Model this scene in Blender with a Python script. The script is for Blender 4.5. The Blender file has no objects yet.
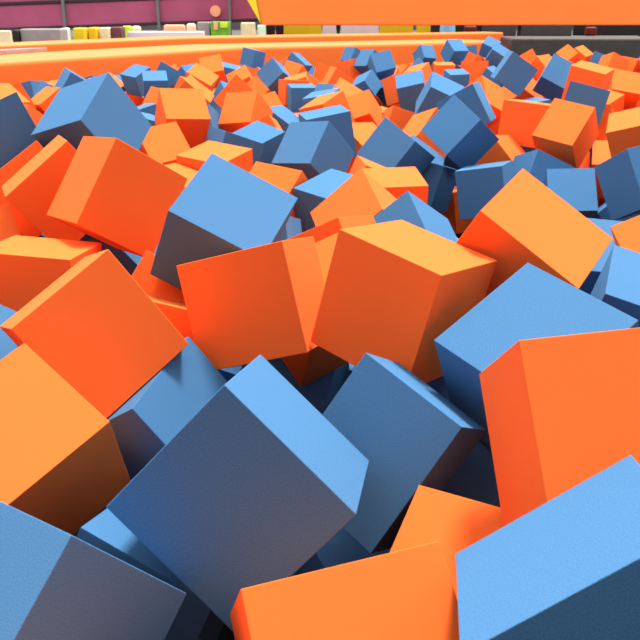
import bpy, bmesh, math
from mathutils import Vector, Quaternion, Matrix

S = bpy.context.scene
COL = S.collection
R = math.radians
EYE = 1.05                      # eye height above the pit floor (m)
PITCH = R(20.4)                 # the camera looks down into the pit
FPX = 830.0                     # focal length in pixels of the 640 px frame


# ------------------------------------------------------------------ helpers
def at(u, v, Y):
    """The point seen at pixel (u, v), at world distance Y in front of the lens."""
    a, b = (u - 320) / FPX, (v - 320) / FPX
    dy = math.cos(PITCH) - b * math.sin(PITCH)
    dz = -math.sin(PITCH) - b * math.cos(PITCH)
    k = Y / dy
    return Vector((a * k, Y, EYE + dz * k))


def mat(name, rgb, rough=0.9, noise=0.06, scale=60.0, bump=0.0, bscale=400.0, sheen=0.0, spec=0.3):
    m = bpy.data.materials.new(name)
    m.use_nodes = True
    nt = m.node_tree
    b = nt.nodes['Principled BSDF']
    b.inputs['Roughness'].default_value = rough
    b.inputs['Specular IOR Level'].default_value = spec
    if sheen:
        b.inputs['Sheen Weight'].default_value = sheen
    tc = nt.nodes.new('ShaderNodeTexCoord')
    n = nt.nodes.new('ShaderNodeTexNoise')
    n.inputs['Scale'].default_value = scale
    n.inputs['Detail'].default_value = 4
    nt.links.new(tc.outputs['Object'], n.inputs['Vector'])
    ramp = nt.nodes.new('ShaderNodeValToRGB')
    ramp.color_ramp.elements[0].position = 0.3
    ramp.color_ramp.elements[1].position = 0.7
    ramp.color_ramp.elements[0].color = [c * (1 - noise) for c in rgb] + [1]
    ramp.color_ramp.elements[1].color = [min(1, c * (1 + noise)) for c in rgb] + [1]
    nt.links.new(n.outputs['Fac'], ramp.inputs['Fac'])
    nt.links.new(ramp.outputs['Color'], b.inputs['Base Color'])
    if bump:
        n2 = nt.nodes.new('ShaderNodeTexNoise')
        n2.inputs['Scale'].default_value = bscale
        n2.inputs['Detail'].default_value = 3
        nt.links.new(tc.outputs['Object'], n2.inputs['Vector'])
        bp = nt.nodes.new('ShaderNodeBump')
        bp.inputs['Strength'].default_value = bump
        bp.inputs['Distance'].default_value = 0.01
        nt.links.new(n2.outputs['Fac'], bp.inputs['Height'])
        nt.links.new(bp.outputs['Normal'], b.inputs['Normal'])
    return m


def link(name, bm, m, parent=None, loc=None):
    me = bpy.data.meshes.new(name)
    bmesh.ops.recalc_face_normals(bm, faces=bm.faces)
    bm.to_mesh(me)
    bm.free()
    me.materials.append(m)
    o = bpy.data.objects.new(name, me)
    COL.objects.link(o)
    if parent is not None:
        o.parent = parent
    if loc is not None:
        o.location = loc
    return o


def prism(bm, pts, up, bevel=0.0, seg=2):
    """Solid from a polygon 'pts' pushed along the vector 'up'."""
    lo = [bm.verts.new(p) for p in pts]
    hi = [bm.verts.new(Vector(p) + Vector(up)) for p in pts]
    n = len(pts)
    fs = [bm.faces.new(lo[::-1]), bm.faces.new(hi)]
    for i in range(n):
        fs.append(bm.faces.new((lo[i], lo[(i + 1) % n], hi[(i + 1) % n], hi[i])))
    if bevel:
        es = list({e for f in fs for e in f.edges})
        bmesh.ops.bevel(bm, geom=es, offset=bevel, segments=seg, profile=0.5, affect='EDGES')
    return bm


def box(bm, lo, hi, bevel=0.0, seg=2):
    x0, y0, z0 = lo
    x1, y1, z1 = hi
    return prism(bm, [(x0, y0, z0), (x1, y0, z0), (x1, y1, z0), (x0, y1, z0)], (0, 0, z1 - z0), bevel, seg)


def empty(name, loc=(0, 0, 0)):
    o = bpy.data.objects.new(name, None)
    o.empty_display_size = 0.1
    o.location = loc
    COL.objects.link(o)
    return o


def tag(o, label=None, cat=None, group=None, kind=None):
    if label: o['label'] = label
    if cat: o['category'] = cat
    if group: o['group'] = group
    if kind: o['kind'] = kind
    return o


# ---------------------------------------------------------------- materials
M = {
    'o': mat('orange_foam', (0.97, 0.16, 0.028), 0.95, 0.05, 150, 0.25, 300, 0.0, 0.15),
    'b': mat('blue_foam', (0.062, 0.185, 0.365), 0.95, 0.22, 130, 0.35, 300, 0.0, 0.15),
    'pad': mat('orange_vinyl', (0.98, 0.17, 0.014), 0.55, 0.03, 3, 0.05, 6, 0, 0.3),
    'charcoal': mat('charcoal_vinyl', (0.055, 0.05, 0.045), 0.7, 0.15, 8),
    'floor': mat('pit_floor', (0.006, 0.006, 0.008), 0.9, 0.2, 5),
    'deck': mat('deck_carpet', (0.10, 0.09, 0.09), 0.95, 0.2, 20),
    'wall': mat('back_wall', (0.11, 0.10, 0.10), 0.9, 0.15, 2),
    'maroon': mat('maroon_vinyl', (0.42, 0.085, 0.17), 0.7, 0.12, 2),
    'rail': mat('dark_rail', (0.035, 0.02, 0.03), 0.5, 0.1, 10),
    'post': mat('grey_post', (0.16, 0.18, 0.17), 0.5, 0.1, 10),
    'yellow': mat('yellow_vinyl', (0.75, 0.52, 0.01), 0.6, 0.05, 4),
    'white': mat('white_panel', (0.72, 0.66, 0.66), 0.6, 0.05, 4),
    'grey': mat('grey_panel', (0.30, 0.27, 0.26), 0.7, 0.12, 6),
    'slate': mat('slate_panel', (0.06, 0.065, 0.07), 0.6, 0.1, 4),
    'black': mat('black_panel', (0.012, 0.011, 0.011), 0.6, 0.1, 4),
    'cream': mat('cream_board', (0.80, 0.66, 0.42), 0.7, 0.12, 9),
    'lime': mat('lime_plastic', (0.55, 0.80, 0.05), 0.5, 0.1, 6),
    'green': mat('green_plastic', (0.15, 0.42, 0.03), 0.5, 0.25, 9),
    'mint': mat('mint_plastic', (0.65, 0.85, 0.65), 0.5, 0.1, 9),
    'peach': mat('peach_disc', (0.95, 0.40, 0.22), 0.6, 0.1, 6),
    'skyblue': mat('sky_blue_plastic', (0.22, 0.60, 0.90), 0.5, 0.15, 7),
    'red': mat('dark_red_vinyl', (0.13, 0.01, 0.007), 0.6, 0.2, 7),
    'plum': mat('plum_panel', (0.16, 0.05, 0.06), 0.7, 0.3, 9),
}

# ------------------------------------------------------------------ setting
tag(link('floor', box(bmesh.new(), (-9, -1.5, -0.1), (12, 30, 0)), M['floor']), kind='structure')
PADS = [Vector(p) for p in [(-3.5677, 7.5384, 0.6), (-3.0929, 8.3916, 0.6), (-1.092, 11.9198, 0.6), (2.7829, 14.1602, 0.6)]]
TOP = EYE - 0.45


def band(bm, a, b, d0, d1, z0, z1, bevel):
    """A straight block along a->b (plan view), from d0 to d1 behind that line."""
    a, b = Vector((a[0], a[1], 0)), Vector((b[0], b[1], 0))
    t = (b - a).normalized()
    n = Vector((-t.y, t.x, 0))
    p = [a + n * d0, b + n * d0, b + n * d1, a + n * d1]
    return prism(bm, [(q.x, q.y, z0) for q in p], (0, 0, z1 - z0), bevel, 4)


A0 = PADS[2] + (PADS[0] - PADS[2]).normalized() * 9.0
A0.z = 0
JOIN = PADS[2]
END = PADS[3]
tl = (JOIN - A0); tl.z = 0; tl.normalize()
tr = (END - JOIN); tr.z = 0; tr.normalize()


def pad_run(name, pts, d0, d1, z0, z1, bevel, m, label, cat, ripple=0.0):
    """A padded bench that follows a bent line: mitred at the bend."""
    bm = bmesh.new()
    n1 = Vector((-tl.y, tl.x, 0)); n2 = Vector((-tr.y, tr.x, 0))
    nm = (n1 + n2).normalized(); nm = nm / nm.dot(n1)
    a, j, b = pts
    prof = []
    N = 6
    # rounded cross-section (offset behind the line, height)
    for k in range(N + 1):
        th = math.pi / 2 * k / N
        prof.append((d0 + bevel * (1 - math.cos(th)) , z1 - bevel * (1 - math.sin(th))))
    for k in range(N + 1):
        th = math.pi / 2 * k / N
        prof.append((d1 - bevel * (1 - math.sin(th)), z1 - bevel * (1 - math.cos(th))))
    prof = [(d0, z0)] + prof + [(d1, z0)]
    sec = []
    for base, n in ((a, n1), (j, nm), (b, n2)):
        sec.append([bm.verts.new((base.x + n.x * d, base.y + n.y * d, z)) for d, z in prof])
    L = len(prof)
    for s in range(2):
        for i in range(L):
            bm.faces.new((sec[s][i], sec[s][(i + 1) % L], sec[s + 1][(i + 1) % L], sec[s + 1][i]))
    bm.faces.new(sec[0][::-1]); bm.faces.new(sec[2])
    for f in bm.faces: f.smooth = True
    o = link(name, bm, m)
    es = o.modifiers.new('edges', 'EDGE_SPLIT'); es.split_angle = R(40)
    return tag(o, label, cat)


pad_run('padded_bench', (A0, JOIN, END + tr * 0.15), 0.0, 1.15, 0.0, TOP, 0.06, M['pad'],
        'long orange vinyl padded bench bordering the far edge of the foam pit', 'bench')
pad_run('padded_curb', (A0, JOIN, END + tr * 1.3), 1.2, 1.75, 0.0, EYE - 0.355, 0.04, M['pad'],
        'narrow raised orange padded curb running behind the orange bench', 'curb')
# charcoal pit border on the right, where the orange bench ends
E2 = END + Vector((5.2, -0.35, 0))
bm = band(bmesh.new(), END + tr * 0.17 + Vector((0.16, -0.15, 0)), E2, 0.0, 1.3, 0.0, EYE - 0.405, 0.04)
tag(link('charcoal_border', bm, M['charcoal']), 'low charcoal padded border at the right end of the orange bench', 'border')
# grey strip added in place of the gap between bench and curb
n1 = Vector((-tl.y, tl.x, 0))
g0 = at(-70, 57, 7.9)
def on_line(s, d, z): 
    p = A0 + tl * s + n1 * d
    return (p.x, p.y, z)
LEN = (JOIN - A0).length
bm = prism(bmesh.new(), [on_line(2.0, 0.3, TOP), on_line(6.6, 1.12, TOP), on_line(6.6, 1.15, TOP), on_line(2.0, 1.15, TOP)], (0, 0, 0.05), 0.008)
tag(link('grey_gap_strip', bm, M['grey']), 'grey strip put in for the gap behind the left end of the orange bench', 'mat')

# raised deck and back wall
bm = prism(bmesh.new(), [(-9, 8, 0), (A0.x - 2.2, A0.y + 0.9, 0)] + [tuple(p.xy) + (0,) for p in (JOIN + n1 * 1.9 + Vector((-0.1, 0.3, 0)), END + Vector((-0.8, 2.0, 0)), E2 + Vector((0, 1.45, 0)))] + [(12, 15.3, 0), (12, 30, 0), (-9, 30, 0)], (0, 0, EYE - 0.5))
tag(link('floor_deck', bm, M['deck']), kind='structure')
tag(link('wall_back', box(bmesh.new(), (-9, 26, 0), (12, 26.2, 4.0)), M['wall']), kind='structure')

tag(link('floor_edge', box(bmesh.new(), (-9, -1.3, 0), (12, 0.2, 0.5), 0.03), M['deck']), kind='structure')
tag(link('wall_front_blocker', box(bmesh.new(), (-9, -1.5, 0), (12, -1.3, 4.2)), M['wall']), kind='structure')  # unseen wall added behind the camera to block low light from the front

# ------------------------------------------------------- things behind the pit
DECK = EYE - 0.5


def quad_px(u0, v0, u1, v1, Y):
    a, b = at(u0, v0, Y), at(u1, v0, Y)
    return a.x, b.x, at(u0, v1, Y).z, b.z


def block(name, u0, v0, u1, m, Y, depth, label, cat, bevel=0.02, z0=None, v1=None, group=None):
    x0, x1, zb, zt = quad_px(u0, v0, u1, v1 or 60, Y)
    zb = DECK if v1 is None else zb
    o = link(name, box(bmesh.new(), (x0, Y, zb), (x1, Y + depth, zt), bevel), m)
    return tag(o, label, cat, group)


# maroon barrier: upper and lower vinyl panels, dark rails and posts
YB = 17.7
root = empty('maroon_barrier', (0, YB, DECK))
tag(root, 'maroon panelled barrier with dark rails across the upper left background', 'barrier')
def slant(u0, v0a, v0b, u1, va, vb, Y, th, m, name, parent):
    """Panel with corners (u0,v0a)-(u0,v0b) on the left and (u1,va)-(u1,vb) on the right."""
    p = [at(u0, v0b, Y), at(u1, vb, Y), at(u1, va, Y), at(u0, v0a, Y)]
    p = [q - Vector((0, YB, DECK)) for q in p]
    return link(name, prism(bmesh.new(), p, (0, th, 0), 0.01), m, parent)
for (ua, ub) in ((-140, 65.5), (65.5, 159), (159, 230.5), (230.5, 262)):
    f = lambda u, b: b - 0.037 * u
    slant(ua + .5, f(ua, 5.8), f(ua, 28.2), ub - .5, f(ub, 5.8), f(ub, 28.2), YB, 0.05, M['maroon'], 'panel', root)
    slant(ua + .5, f(ua, -22), f(ua, 2.6), ub - .5, f(ub, -22), f(ub, 2.6), YB, 0.05, M['maroon'], 'panel', root)
for b0, b1 in ((2.6, 5.8), (28.2, 31.0)):
    slant(-140, b0 + 5.2, b1 + 5.2, 263, b0 - 9.7, b1 - 9.7, YB - 0.02, 0.09, M['rail'], 'rail', root)
for u in (65.5, 159.2, 230.3, -75):
    p = at(u, 20, YB)
    bm = bmesh.new()
    box(bm, (p.x - 0.028, -0.09, 0), (p.x + 0.028, -0.03, 1.6), 0.008)
    link('post', bm, M['post'], root)

# slanted orange landing pad hanging above the right half
YP = 16.5
root = empty('sloped_pad', (0, YP, at(262, 25.5, YP).z))
tag(root, 'large sloped orange pad across the upper right background', 'pad')
O0 = Vector((0, YP, at(262, 25.5, YP).z))
a, b = at(262, 25.5, YP) - O0, at(700, 25.5, YP) - O0
tl_, tr_ = at(250.5, -34, YP + 0.35) - O0, at(705, -34, YP + 0.35) - O0
th = Vector((0, 0.16, 0.02))
link('cushion', prism(bmesh.new(), [a, b, tr_, tl_], th, 0.03, 3), M['pad'], root)
y0, y1 = at(257.2, 20, YP + 0.06) - O0, at(228, -34, YP + 0.35) - O0
bm = prism(bmesh.new(), [a + Vector((-0.02, 0.03, 0.02)), tl_ + Vector((-0.02, 0.03, 0)), y1], th, 0.005)
link('side_flap', bm, M['yellow'], root)['label'] = 'yellow side flap'
for u0, u1 in ((336.8, 340), (518, 521.5), (640, 645)):
    q0, q1 = at(u0, 30, YP + 0.1), at(u1, 30, YP + 0.1)
    bm = box(bmesh.new(), (q0.x, 0.12, DECK - O0.z), (q1.x, 0.19, 0.25), 0.01)
    link('support_post', bm, M['black'], root)

YC = 19.0


def yc(u):
    return 12.6 + u / 250 * 3.4


block('cream_board', -8, 30.5, 9.5, M['cream'], yc(-8), 0.1, 'cream board at the far left edge under the maroon barrier', 'board')
block('black_cabinet', 10.5, 30, 16.4, M['black'], yc(10.5), 0.3, 'narrow black cabinet under the maroon barrier, right of the cream board', 'cabinet')
block('grey_counter', 19.5, 29, 59.5, M['grey'], yc(19.5), 0.4, 'wide grey counter under the left part of the maroon barrier', 'counter')
block('mint_bin', 60.5, 28, 66.5, M['mint'], yc(60.5), 0.2, 'pale mint bin beside the first barrier post', 'bin')
block('yellow_crate', 72.5, 28, 83.3, M['yellow'], yc(72.5), 0.3, 'yellow crate right of the first barrier post', 'crate')
block('amber_crate', 87.5, 27.5, 95, M['yellow'], yc(87), 0.3, 'yellow crate beside the pale cream crate under the barrier', 'crate')
block('pale_crate', 98.5, 27.5, 107.5, M['cream'], yc(97), 0.3, 'pale cream crate right of the two yellow crates', 'crate')
block('plum_box', 110, 27, 121, M['plum'], yc(110), 0.3, 'dark plum box between the pale crate and the lime tub', 'box')
block('lime_tub', 122, 26, 129.5, M['lime'], 14.75, 0.2, 'bright lime tub at the left end of the white bench', 'tub')
block('white_bench', 127, 31.5, 203, M['white'], 14.42, 0.2, 'long white bench beneath the middle of the maroon barrier', 'bench')
block('cream_bag', 131, 26, 139, M['cream'], 14.75, 0.2, 'small cream bag behind the white bench, beside the lime tub', 'bag', 0.04)
block('orange_bag', 163, 24.8, 184, M['peach'], yc(163), 0.2, 'low orange bag behind the right half of the white bench', 'bag', 0.04)
block('ivory_bag', 186, 23.5, 194.5, M['cream'], yc(186), 0.2, 'cream bag behind the right end of the white bench', 'bag', 0.04)
block('grey_locker', 197, 22, 209.5, M['grey'], yc(197) + 0.3, 0.3, 'grey locker just left of the green display box', 'locker')
YG = yc(215)
root = empty('green_display', (at(220, 30, YG).x, YG, DECK))
tag(root, 'green display box with peach and yellow panels near the barrier end', 'display')
def sub(name, u0, v0, u1, v1, m, Y, d):
    x0, x1, zb, zt = quad_px(u0, v0, u1, v1, Y)
    if v1 > 50: zb = DECK
    return link(name, box(bmesh.new(), (x0 - root.location.x, Y - YG, zb - DECK), (x1 - root.location.x, Y - YG + d, zt - DECK), 0.01), m, root)
sub('box_body', 210.5, 21.5, 228.5, 60, M['green'], YG, 0.3)
sub('peach_panel', 213.5, 22.5, 217.5, 30, M['peach'], YG - 0.03, 0.03)
sub('yellow_panel', 220, 22.5, 227.5, 28, M['lime'], YG - 0.03, 0.03)
block('ivory_board', 240.5, 22.5, 255, M['cream'], yc(240.5), 0.1, 'cream board standing right of the last barrier post', 'board')
block('teal_box', 257.5, 25, 265, M['mint'], yc(257.5), 0.2, 'small pale box just left of the black bags under the sloped pad', 'box')
for u0, u1, lab in ((266, 274.5, 'black bag under the left corner of the sloped orange pad'), (275.5, 283, 'black bag beside the yellow mat under the sloped pad')):
    block('black_bag', u0, 24, u1, M['black'], YC, 0.25, lab, 'bag', 0.04)
block('yellow_mat', 283.5, 20, 321.5, M['yellow'], YC, 0.2, 'yellow mat under the left part of the sloped orange pad', 'mat')
block('white_mat', 322.5, 20, 336, M['white'], YC, 0.1, 'short white upright mat left of the first dark leg of the sloped pad', 'mat')
block('white_mat', 341, 20, 379, M['white'], YC, 0.1, 'long white upright mat right of the first dark leg of the sloped pad', 'mat')
block('yellow_mat', 380, 20, 413.5, M['yellow'], YC, 0.2, 'yellow mat right of the long white mat', 'mat')
block('yellow_mat', 417.5, 20, 431, M['yellow'], YC, 0.2, 'short yellow mat left of the sky blue tub', 'mat')
block('black_screen', 431.5, 18, 483, M['black'], YC + 0.4, 0.1, 'black screen behind the sky blue tub', 'screen')
bm = bmesh.new()
p = at(448, 33, YC - 0.2)
bmesh.ops.create_cone(bm, cap_ends=True, segments=32, radius1=0.17, radius2=0.15, depth=0.42, matrix=Matrix.Translation((p.x, YC - 0.1, DECK + 0.21)))
tag(link('sky_blue_tub', bm, M['skyblue']), 'sky blue round tub in front of the black screen', 'tub')
block('red_bag', 465, 26, 477.5, M['red'], YC, 0.2, 'dark red bag right of the sky blue tub', 'bag', 0.04)
block('slate_mat', 483.5, 18, 517.5, M['slate'], YC, 0.1, 'slate grey upright mat left of the second dark leg of the sloped pad', 'mat')
block('slate_mat', 522, 18, 573.5, M['slate'], YC, 0.1, 'slate grey upright mat right of the second dark leg of the sloped pad', 'mat')
block('black_screen', 575, 18, 690, M['black'], YC + 0.4, 0.1, 'black screen at the far right behind the charcoal border', 'screen')
block('red_bag', 587, 27, 598, M['red'], YC, 0.2, 'dark red bag in front of the far right black screen', 'bag', 0.04)
# round peach plaque on the barrier
bm = bmesh.new()
p = at(215.5, 11, YB - 0.08)
bmesh.ops.create_cone(bm, cap_ends=True, segments=40, radius1=0.105, radius2=0.105, depth=0.05, matrix=Matrix.Translation(p) @ Matrix.Rotation(R(90), 4, 'X'))
root = bpy.data.objects['maroon_barrier']
for v in bm.verts: v.co -= Vector((0, YB, DECK))
o = link('round_plaque', bm, M['peach'], root)
o['label'] = 'round peach plaque'

# --------------------------------------------------------------- foam cubes
# colour, centre, rotation, edge lengths, label
CUBES = [
    ('b', (-0.0913, 0.9096, 0.4936), (0.36450, -0.10132, -0.92216, 0.08062), (0.2072, 0.2032, 0.2071), 'biggest blue foam cube, standing on one corner in the front centre'),
    ('o', (0.1385, 1.3095, 0.5962), (0.11788, -0.32074, -0.93961, 0.01888), (0.1949, 0.1908, 0.2023), 'large orange foam cube in the centre with a bright flat top'),
    ('o', (-0.3753, 1.2728, 0.5501), (-0.29849, 0.26271, -0.91404, 0.08013), (0.1876, 0.1976, 0.1968), 'large tilted orange foam cube at left with a thin pale strip along its upper edge'),
    ('o', (-0.4210, 1.0360, 0.4520), (0.26142, -0.89626, 0.33973, 0.11386), (0.1892, 0.1994, 0.1906), 'large orange foam cube at the left edge with a dark underside, nearest on that side'),
    ('b', (0.3277, 1.1349, 0.5404), (-0.15967, 0.92372, 0.28762, 0.19625), (0.2001, 0.1994, 0.1994), 'wide blue foam cube at right, half hidden by the large right-edge orange cube'),
    ('o', (0.3152, 0.8393, 0.5988), (-0.24353, -0.65467, -0.69445, 0.17274), (0.1971, 0.1994, 0.1985), 'large orange foam cube at the right edge, in front of the wide blue cube'),
    ('o', (-0.4726, 1.9080, 0.6456), (-0.25839, -0.28149, 0.91498, -0.12966), (0.1930, 0.2006, 0.2062), 'big orange foam cube at upper left with a broad paler left side'),
    ('o', (-0.6708, 2.1319, 0.6084), (-0.32535, 0.19396, -0.92462, -0.03994), (0.2030, 0.1993, 0.1967), 'orange foam cube with a bright slanting strip, left of the orange one with paler side'),
    ('b', (-0.6560, 2.4386, 0.7282), (-0.32787, 0.52132, -0.78638, -0.04835), (0.1997, 0.1988, 0.2027), 'large blue foam cube at upper left with a dark underside, highest of the pile there'),
    ('b', (-0.1991, 1.6721, 0.6137), (-0.31412, 0.75002, 0.58159, 0.02324), (0.2034, 0.2003, 0.1949), 'blue foam cube with pale top and dark side, behind the orange cube left of centre'),
    ('o', (0.1327, 2.3414, 0.4620), (-0.36740, 0.49250, 0.77070, -0.16876), (0.2010, 0.1994, 0.2022), 'orange foam cube with a peaked corner just behind the bright-topped central orange cube'),
    ('b', (-0.0252, 3.3047, 0.5066), (-0.38266, 0.40990, -0.81783, -0.12923), (0.1966, 0.1985, 0.2031), 'blue foam cube in the mid-distance centre with a paler left and darker right face'),
    ('o', (0.3540, 1.4326, 0.6269), (0.30688, -0.81798, -0.48358, 0.05366), (0.1976, 0.2030, 0.1995), 'large orange foam cube at right with a bright diamond-shaped top'),
    ('b', (0.0953, 1.0682, 0.4479), (0.25484, -0.27899, -0.91010, 0.17013), (0.1736, 0.1366, 0.2147), 'blue foam cube leaning just right of the biggest blue cube'),
    ('b', (-0.2654, 1.2470, 0.3820), (-0.26245, 0.52523, -0.79153, 0.16954), (0.1949, 0.1978, 0.1991), 'blue foam cube crossed by a shadow, between left orange cubes and biggest blue cube'),
    ('o', (-0.6629, 4.0717, 0.5657), (-0.28750, 0.53487, 0.77725, 0.16473), (0.2010, 0.2096, 0.1995), 'orange foam cube with bright top and dark front, right of the large upper-left blue cube'),
    ('o', (-0.1084, 1.4065, 0.5610), (-0.12857, -0.12558, -0.97624, 0.12106), (0.1973, 0.1830, 0.1900), 'orange foam cube left of centre with a narrow bright right side'),
    ('b', (-0.9682, 2.5761, 0.6900), (0.67213, -0.68893, -0.27063, -0.01927), (0.1994, 0.1994, 0.1994), 'dark blue foam cube cut by the left edge, beside the large upper-left blue cube'),
    ('o', (-0.8284, 2.3475, 0.5625), (0.30463, -0.24038, 0.92067, -0.04227), (0.2006, 0.1994, 0.1992), 'orange foam cube at the left edge, behind the cube with the bright slanting strip'),
    ('o', (-0.8664, 2.0927, 0.4234), (-0.18883, 0.13104, -0.86534, 0.44537), (0.1994, 0.1995, 0.1993), 'orange foam cube at the left edge, below the corner of the bright-stripped orange cube'),
    ('o', (-0.6055, 1.7149, 0.4777), (0.03488, -0.03538, -0.99789, 0.04183), (0.1994, 0.1989, 0.1994), 'orange foam cube at the left edge just behind the large tilted orange cube'),
    ('o', (-0.3283, 1.5030, 0.4266), (-0.35822, 0.64023, -0.46330, 0.49713), (0.1994, 0.1994, 0.1994), 'orange foam cube glimpsed between the large tilted orange cube and its right orange neighbour'),
    ('o', (0.0351, 1.8898, 0.4723), (0.57059, -0.76761, -0.00213, -0.29189), (0.1994, 0.1994, 0.1994), 'orange foam cube peeking up between the two central orange cubes'),
    ('o', (0.0012, 1.6188, 0.4694), (0.03347, -0.28882, 0.89031, 0.35045), (0.1932, 0.1962, 0.1941), 'shadowed orange foam cube in the gap under the two central orange cubes'),
    ('b', (-0.1552, 2.0691, 0.4456), (0.42098, -0.63797, -0.41542, 0.49315), (0.1994, 0.1994, 0.1994), 'blue foam cube peeking out right of the pale-topped blue cube, above the orange ones'),
    ('b', (0.2438, 2.1243, 0.4454), (0.21826, -0.87612, -0.24387, 0.35398), (0.1992, 0.1994, 0.1994), 'light blue foam cube slanting up behind the bright-topped central orange cube'),
    ('b', (0.0556, 2.7247, 0.4202), (0.09172, -0.90423, -0.41111, -0.07031), (0.1940, 0.1994, 0.1993), 'blue foam cube with a pale top, just below the two-toned mid-distance blue cube'),
    ('b', (0.3272, 3.6055, 0.4661), (-0.52082, 0.72272, -0.45280, 0.03730), (0.1996, 0.1973, 0.1993), 'mid-blue foam cube with a diamond-shaped face, right of the two-toned mid-distance blue cube'),
    ('b', (0.4508, 4.0026, 0.3301), (-0.24414, -0.19000, 0.81237, -0.49431), (0.1992, 0.1993, 0.1993), 'small blue foam cube with a lit top, 67% across and 24% down the photo'),
    ('b', (0.6117, 3.6769, 0.5462), (-0.49542, 0.70100, -0.51120, 0.04287), (0.1982, 0.2020, 0.1988), 'blue foam cube tilted like a diamond, right of centre, with a dark lower right side'),
    ('b', (0.7276, 4.2234, 0.5870), (-0.65287, 0.55045, -0.45884, -0.24540), (0.2012, 0.1994, 0.1994), 'small blue foam cube with a shaded front face, 74% across and 16% down the photo'),
    ('b', (0.6682, 4.7836, 0.5762), (0.17112, 0.11918, -0.81082, 0.54689), (0.2013, 0.1994, 0.1994), 'small blue foam cube with a shadowed face, 68% across and 14% down the photo'),
    ('b', (0.4767, 3.7244, 0.3175), (-0.11729, 0.27368, 0.95104, -0.08281), (0.1954, 0.1975, 0.1993), 'dark blue foam cube behind the tip-up light blue cube, beside a similar thin-topped one'),
    ('b', (0.6928, 3.4360, 0.3516), (0.08615, 0.19915, 0.97532, -0.04087), (0.1942, 0.1971, 0.1993), 'dark blue foam cube with a thin pale top edge, left behind the diamond-topped orange cube'),
    ('b', (0.9410, 3.5754, 0.3523), (0.20685, 0.10577, -0.95742, 0.17139), (0.1994, 0.1993, 0.1994), 'blue foam cube with a peaked top corner, behind the tip of the diamond-topped orange cube'),
    ('b', (1.0020, 3.2994, 0.3246), (-0.00498, 0.07448, 0.91991, -0.38495), (0.1848, 0.1990, 0.1992), 'light blue foam cube with a square lit face, right behind the diamond-topped orange cube'),
    ('b', (1.0948, 2.7938, 0.5172), (-0.23641, -0.58256, -0.77471, 0.06754), (0.1994, 0.1994, 0.1988), 'dark blue foam cube at the right edge beyond the diamond-topped orange cube'),
    ('o', (0.8199, 1.8397, 0.4976), (-0.16082, -0.15721, -0.84577, 0.48384), (0.1994, 0.1993, 0.1993), 'orange foam cube at the right edge, right of the diamond-topped cube end'),
    ('b', (0.6673, 1.6287, 0.4403), (0.10837, -0.16627, -0.96869, -0.14916), (0.1994, 0.1993, 0.1994), 'pale blue foam cube at the right edge, below the end of the diamond-topped orange cube'),
    ('o', (0.2551, 2.8820, 0.4142), (0.00208, -0.06411, 0.99487, 0.07816), (0.1981, 0.1988, 0.1992), 'orange foam cube right behind the peaked-corner orange cube in the middle'),
    ('o', (-0.7289, 3.8499, 0.4242), (-0.16699, 0.23447, -0.88956, 0.35472), (0.1994, 0.1994, 0.1994), 'orange foam cube below the bright-topped, dark-fronted orange cube at upper left'),
    ('o', (-0.3862, 3.0792, 0.4691), (-0.07918, 0.96461, -0.25034, -0.02408), (0.1981, 0.2025, 0.1994), 'orange foam cube with a bright top, behind the top corner of the left-centre blue cube'),
    ('o', (-0.1480, 2.8061, 0.4211), (-0.35922, 0.88090, -0.29554, 0.08739), (0.1994, 0.1994, 0.1994), 'orange foam cube with a lit top, 44% across and 28% down the photo'),
    ('b', (-0.3048, 4.1416, 0.3983), (-0.09272, 0.38083, -0.90938, -0.13932), (0.2002, 0.2018, 0.1993), 'small blue foam cube with a lit top, 41% across and 22% down the photo'),
    ('o', (-0.2814, 4.4252, 0.3953), (-0.27647, 0.70707, 0.51668, -0.39581), (0.1994, 0.1993, 0.1994), 'small orange foam cube with a shaded front face, 42% across and 19% down the photo'),
    ('o', (0.1931, 3.9543, 0.4245), (-0.22497, 0.91643, 0.31154, -0.11179), (0.1994, 0.1994, 0.1994), 'small orange foam cube with a lit top, 56% across and 21% down the photo'),
    ('o', (0.2043, 3.0908, 0.4036), (0.04346, -0.83532, -0.04702, -0.54603), (0.1994, 0.1994, 0.1994), 'orange foam cube with a half-lit slanting face, 57% across and 26% down the photo'),
    ('o', (0.2621, 5.3688, 0.4286), (0.55989, -0.43844, -0.69057, 0.13195), (0.1986, 0.1994, 0.1994), 'small orange foam cube with a lit top, 57% across and 17% down the photo'),
    ('b', (0.6691, 6.2361, 0.5031), (0.12376, 0.04231, 0.97268, 0.19178), (0.1968, 0.1991, 0.1993), 'small blue foam cube with a shadowed face, 64% across and 14% down the photo'),
    ('b', (0.7013, 8.6025, 0.3097), (-0.73369, 0.43560, -0.09413, 0.51293), (0.1992, 0.1951, 0.1993), 'tiny blue foam cube with a shadowed face, 60% across and 15% down the photo'),
    ('b', (0.4524, 8.4551, 0.3602), (0.27526, 0.28003, 0.90098, 0.18452), (0.2019, 0.1990, 0.1861), 'tiny blue foam cube with a half-lit slanting face, 58% across and 13% down the photo'),
    ('b', (0.0275, 5.5535, 0.4554), (-0.05452, 0.98036, -0.16312, 0.09652), (0.1994, 0.1994, 0.1994), 'small blue foam cube with a lit top, 50% across and 15% down the photo'),
    ('b', (0.0714, 6.5198, 0.3976), (-0.09510, 0.27914, 0.90992, -0.29170), (0.1994, 0.1994, 0.1994), 'small blue foam cube with a half-lit slanting face, 51% across and 13% down the photo'),
    ('o', (0.0418, 5.0078, 0.4724), (-0.60524, 0.65719, 0.42320, -0.15068), (0.1998, 0.1994, 0.1994), 'small orange foam cube with a shaded front face, 51% across and 16% down the photo'),
    ('b', (0.0320, 3.7588, 0.5352), (0.02564, -0.99121, -0.09973, -0.08309), (0.1972, 0.1993, 0.1993), 'small blue foam cube with a shaded front face, 52% across and 19% down the photo'),
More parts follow.
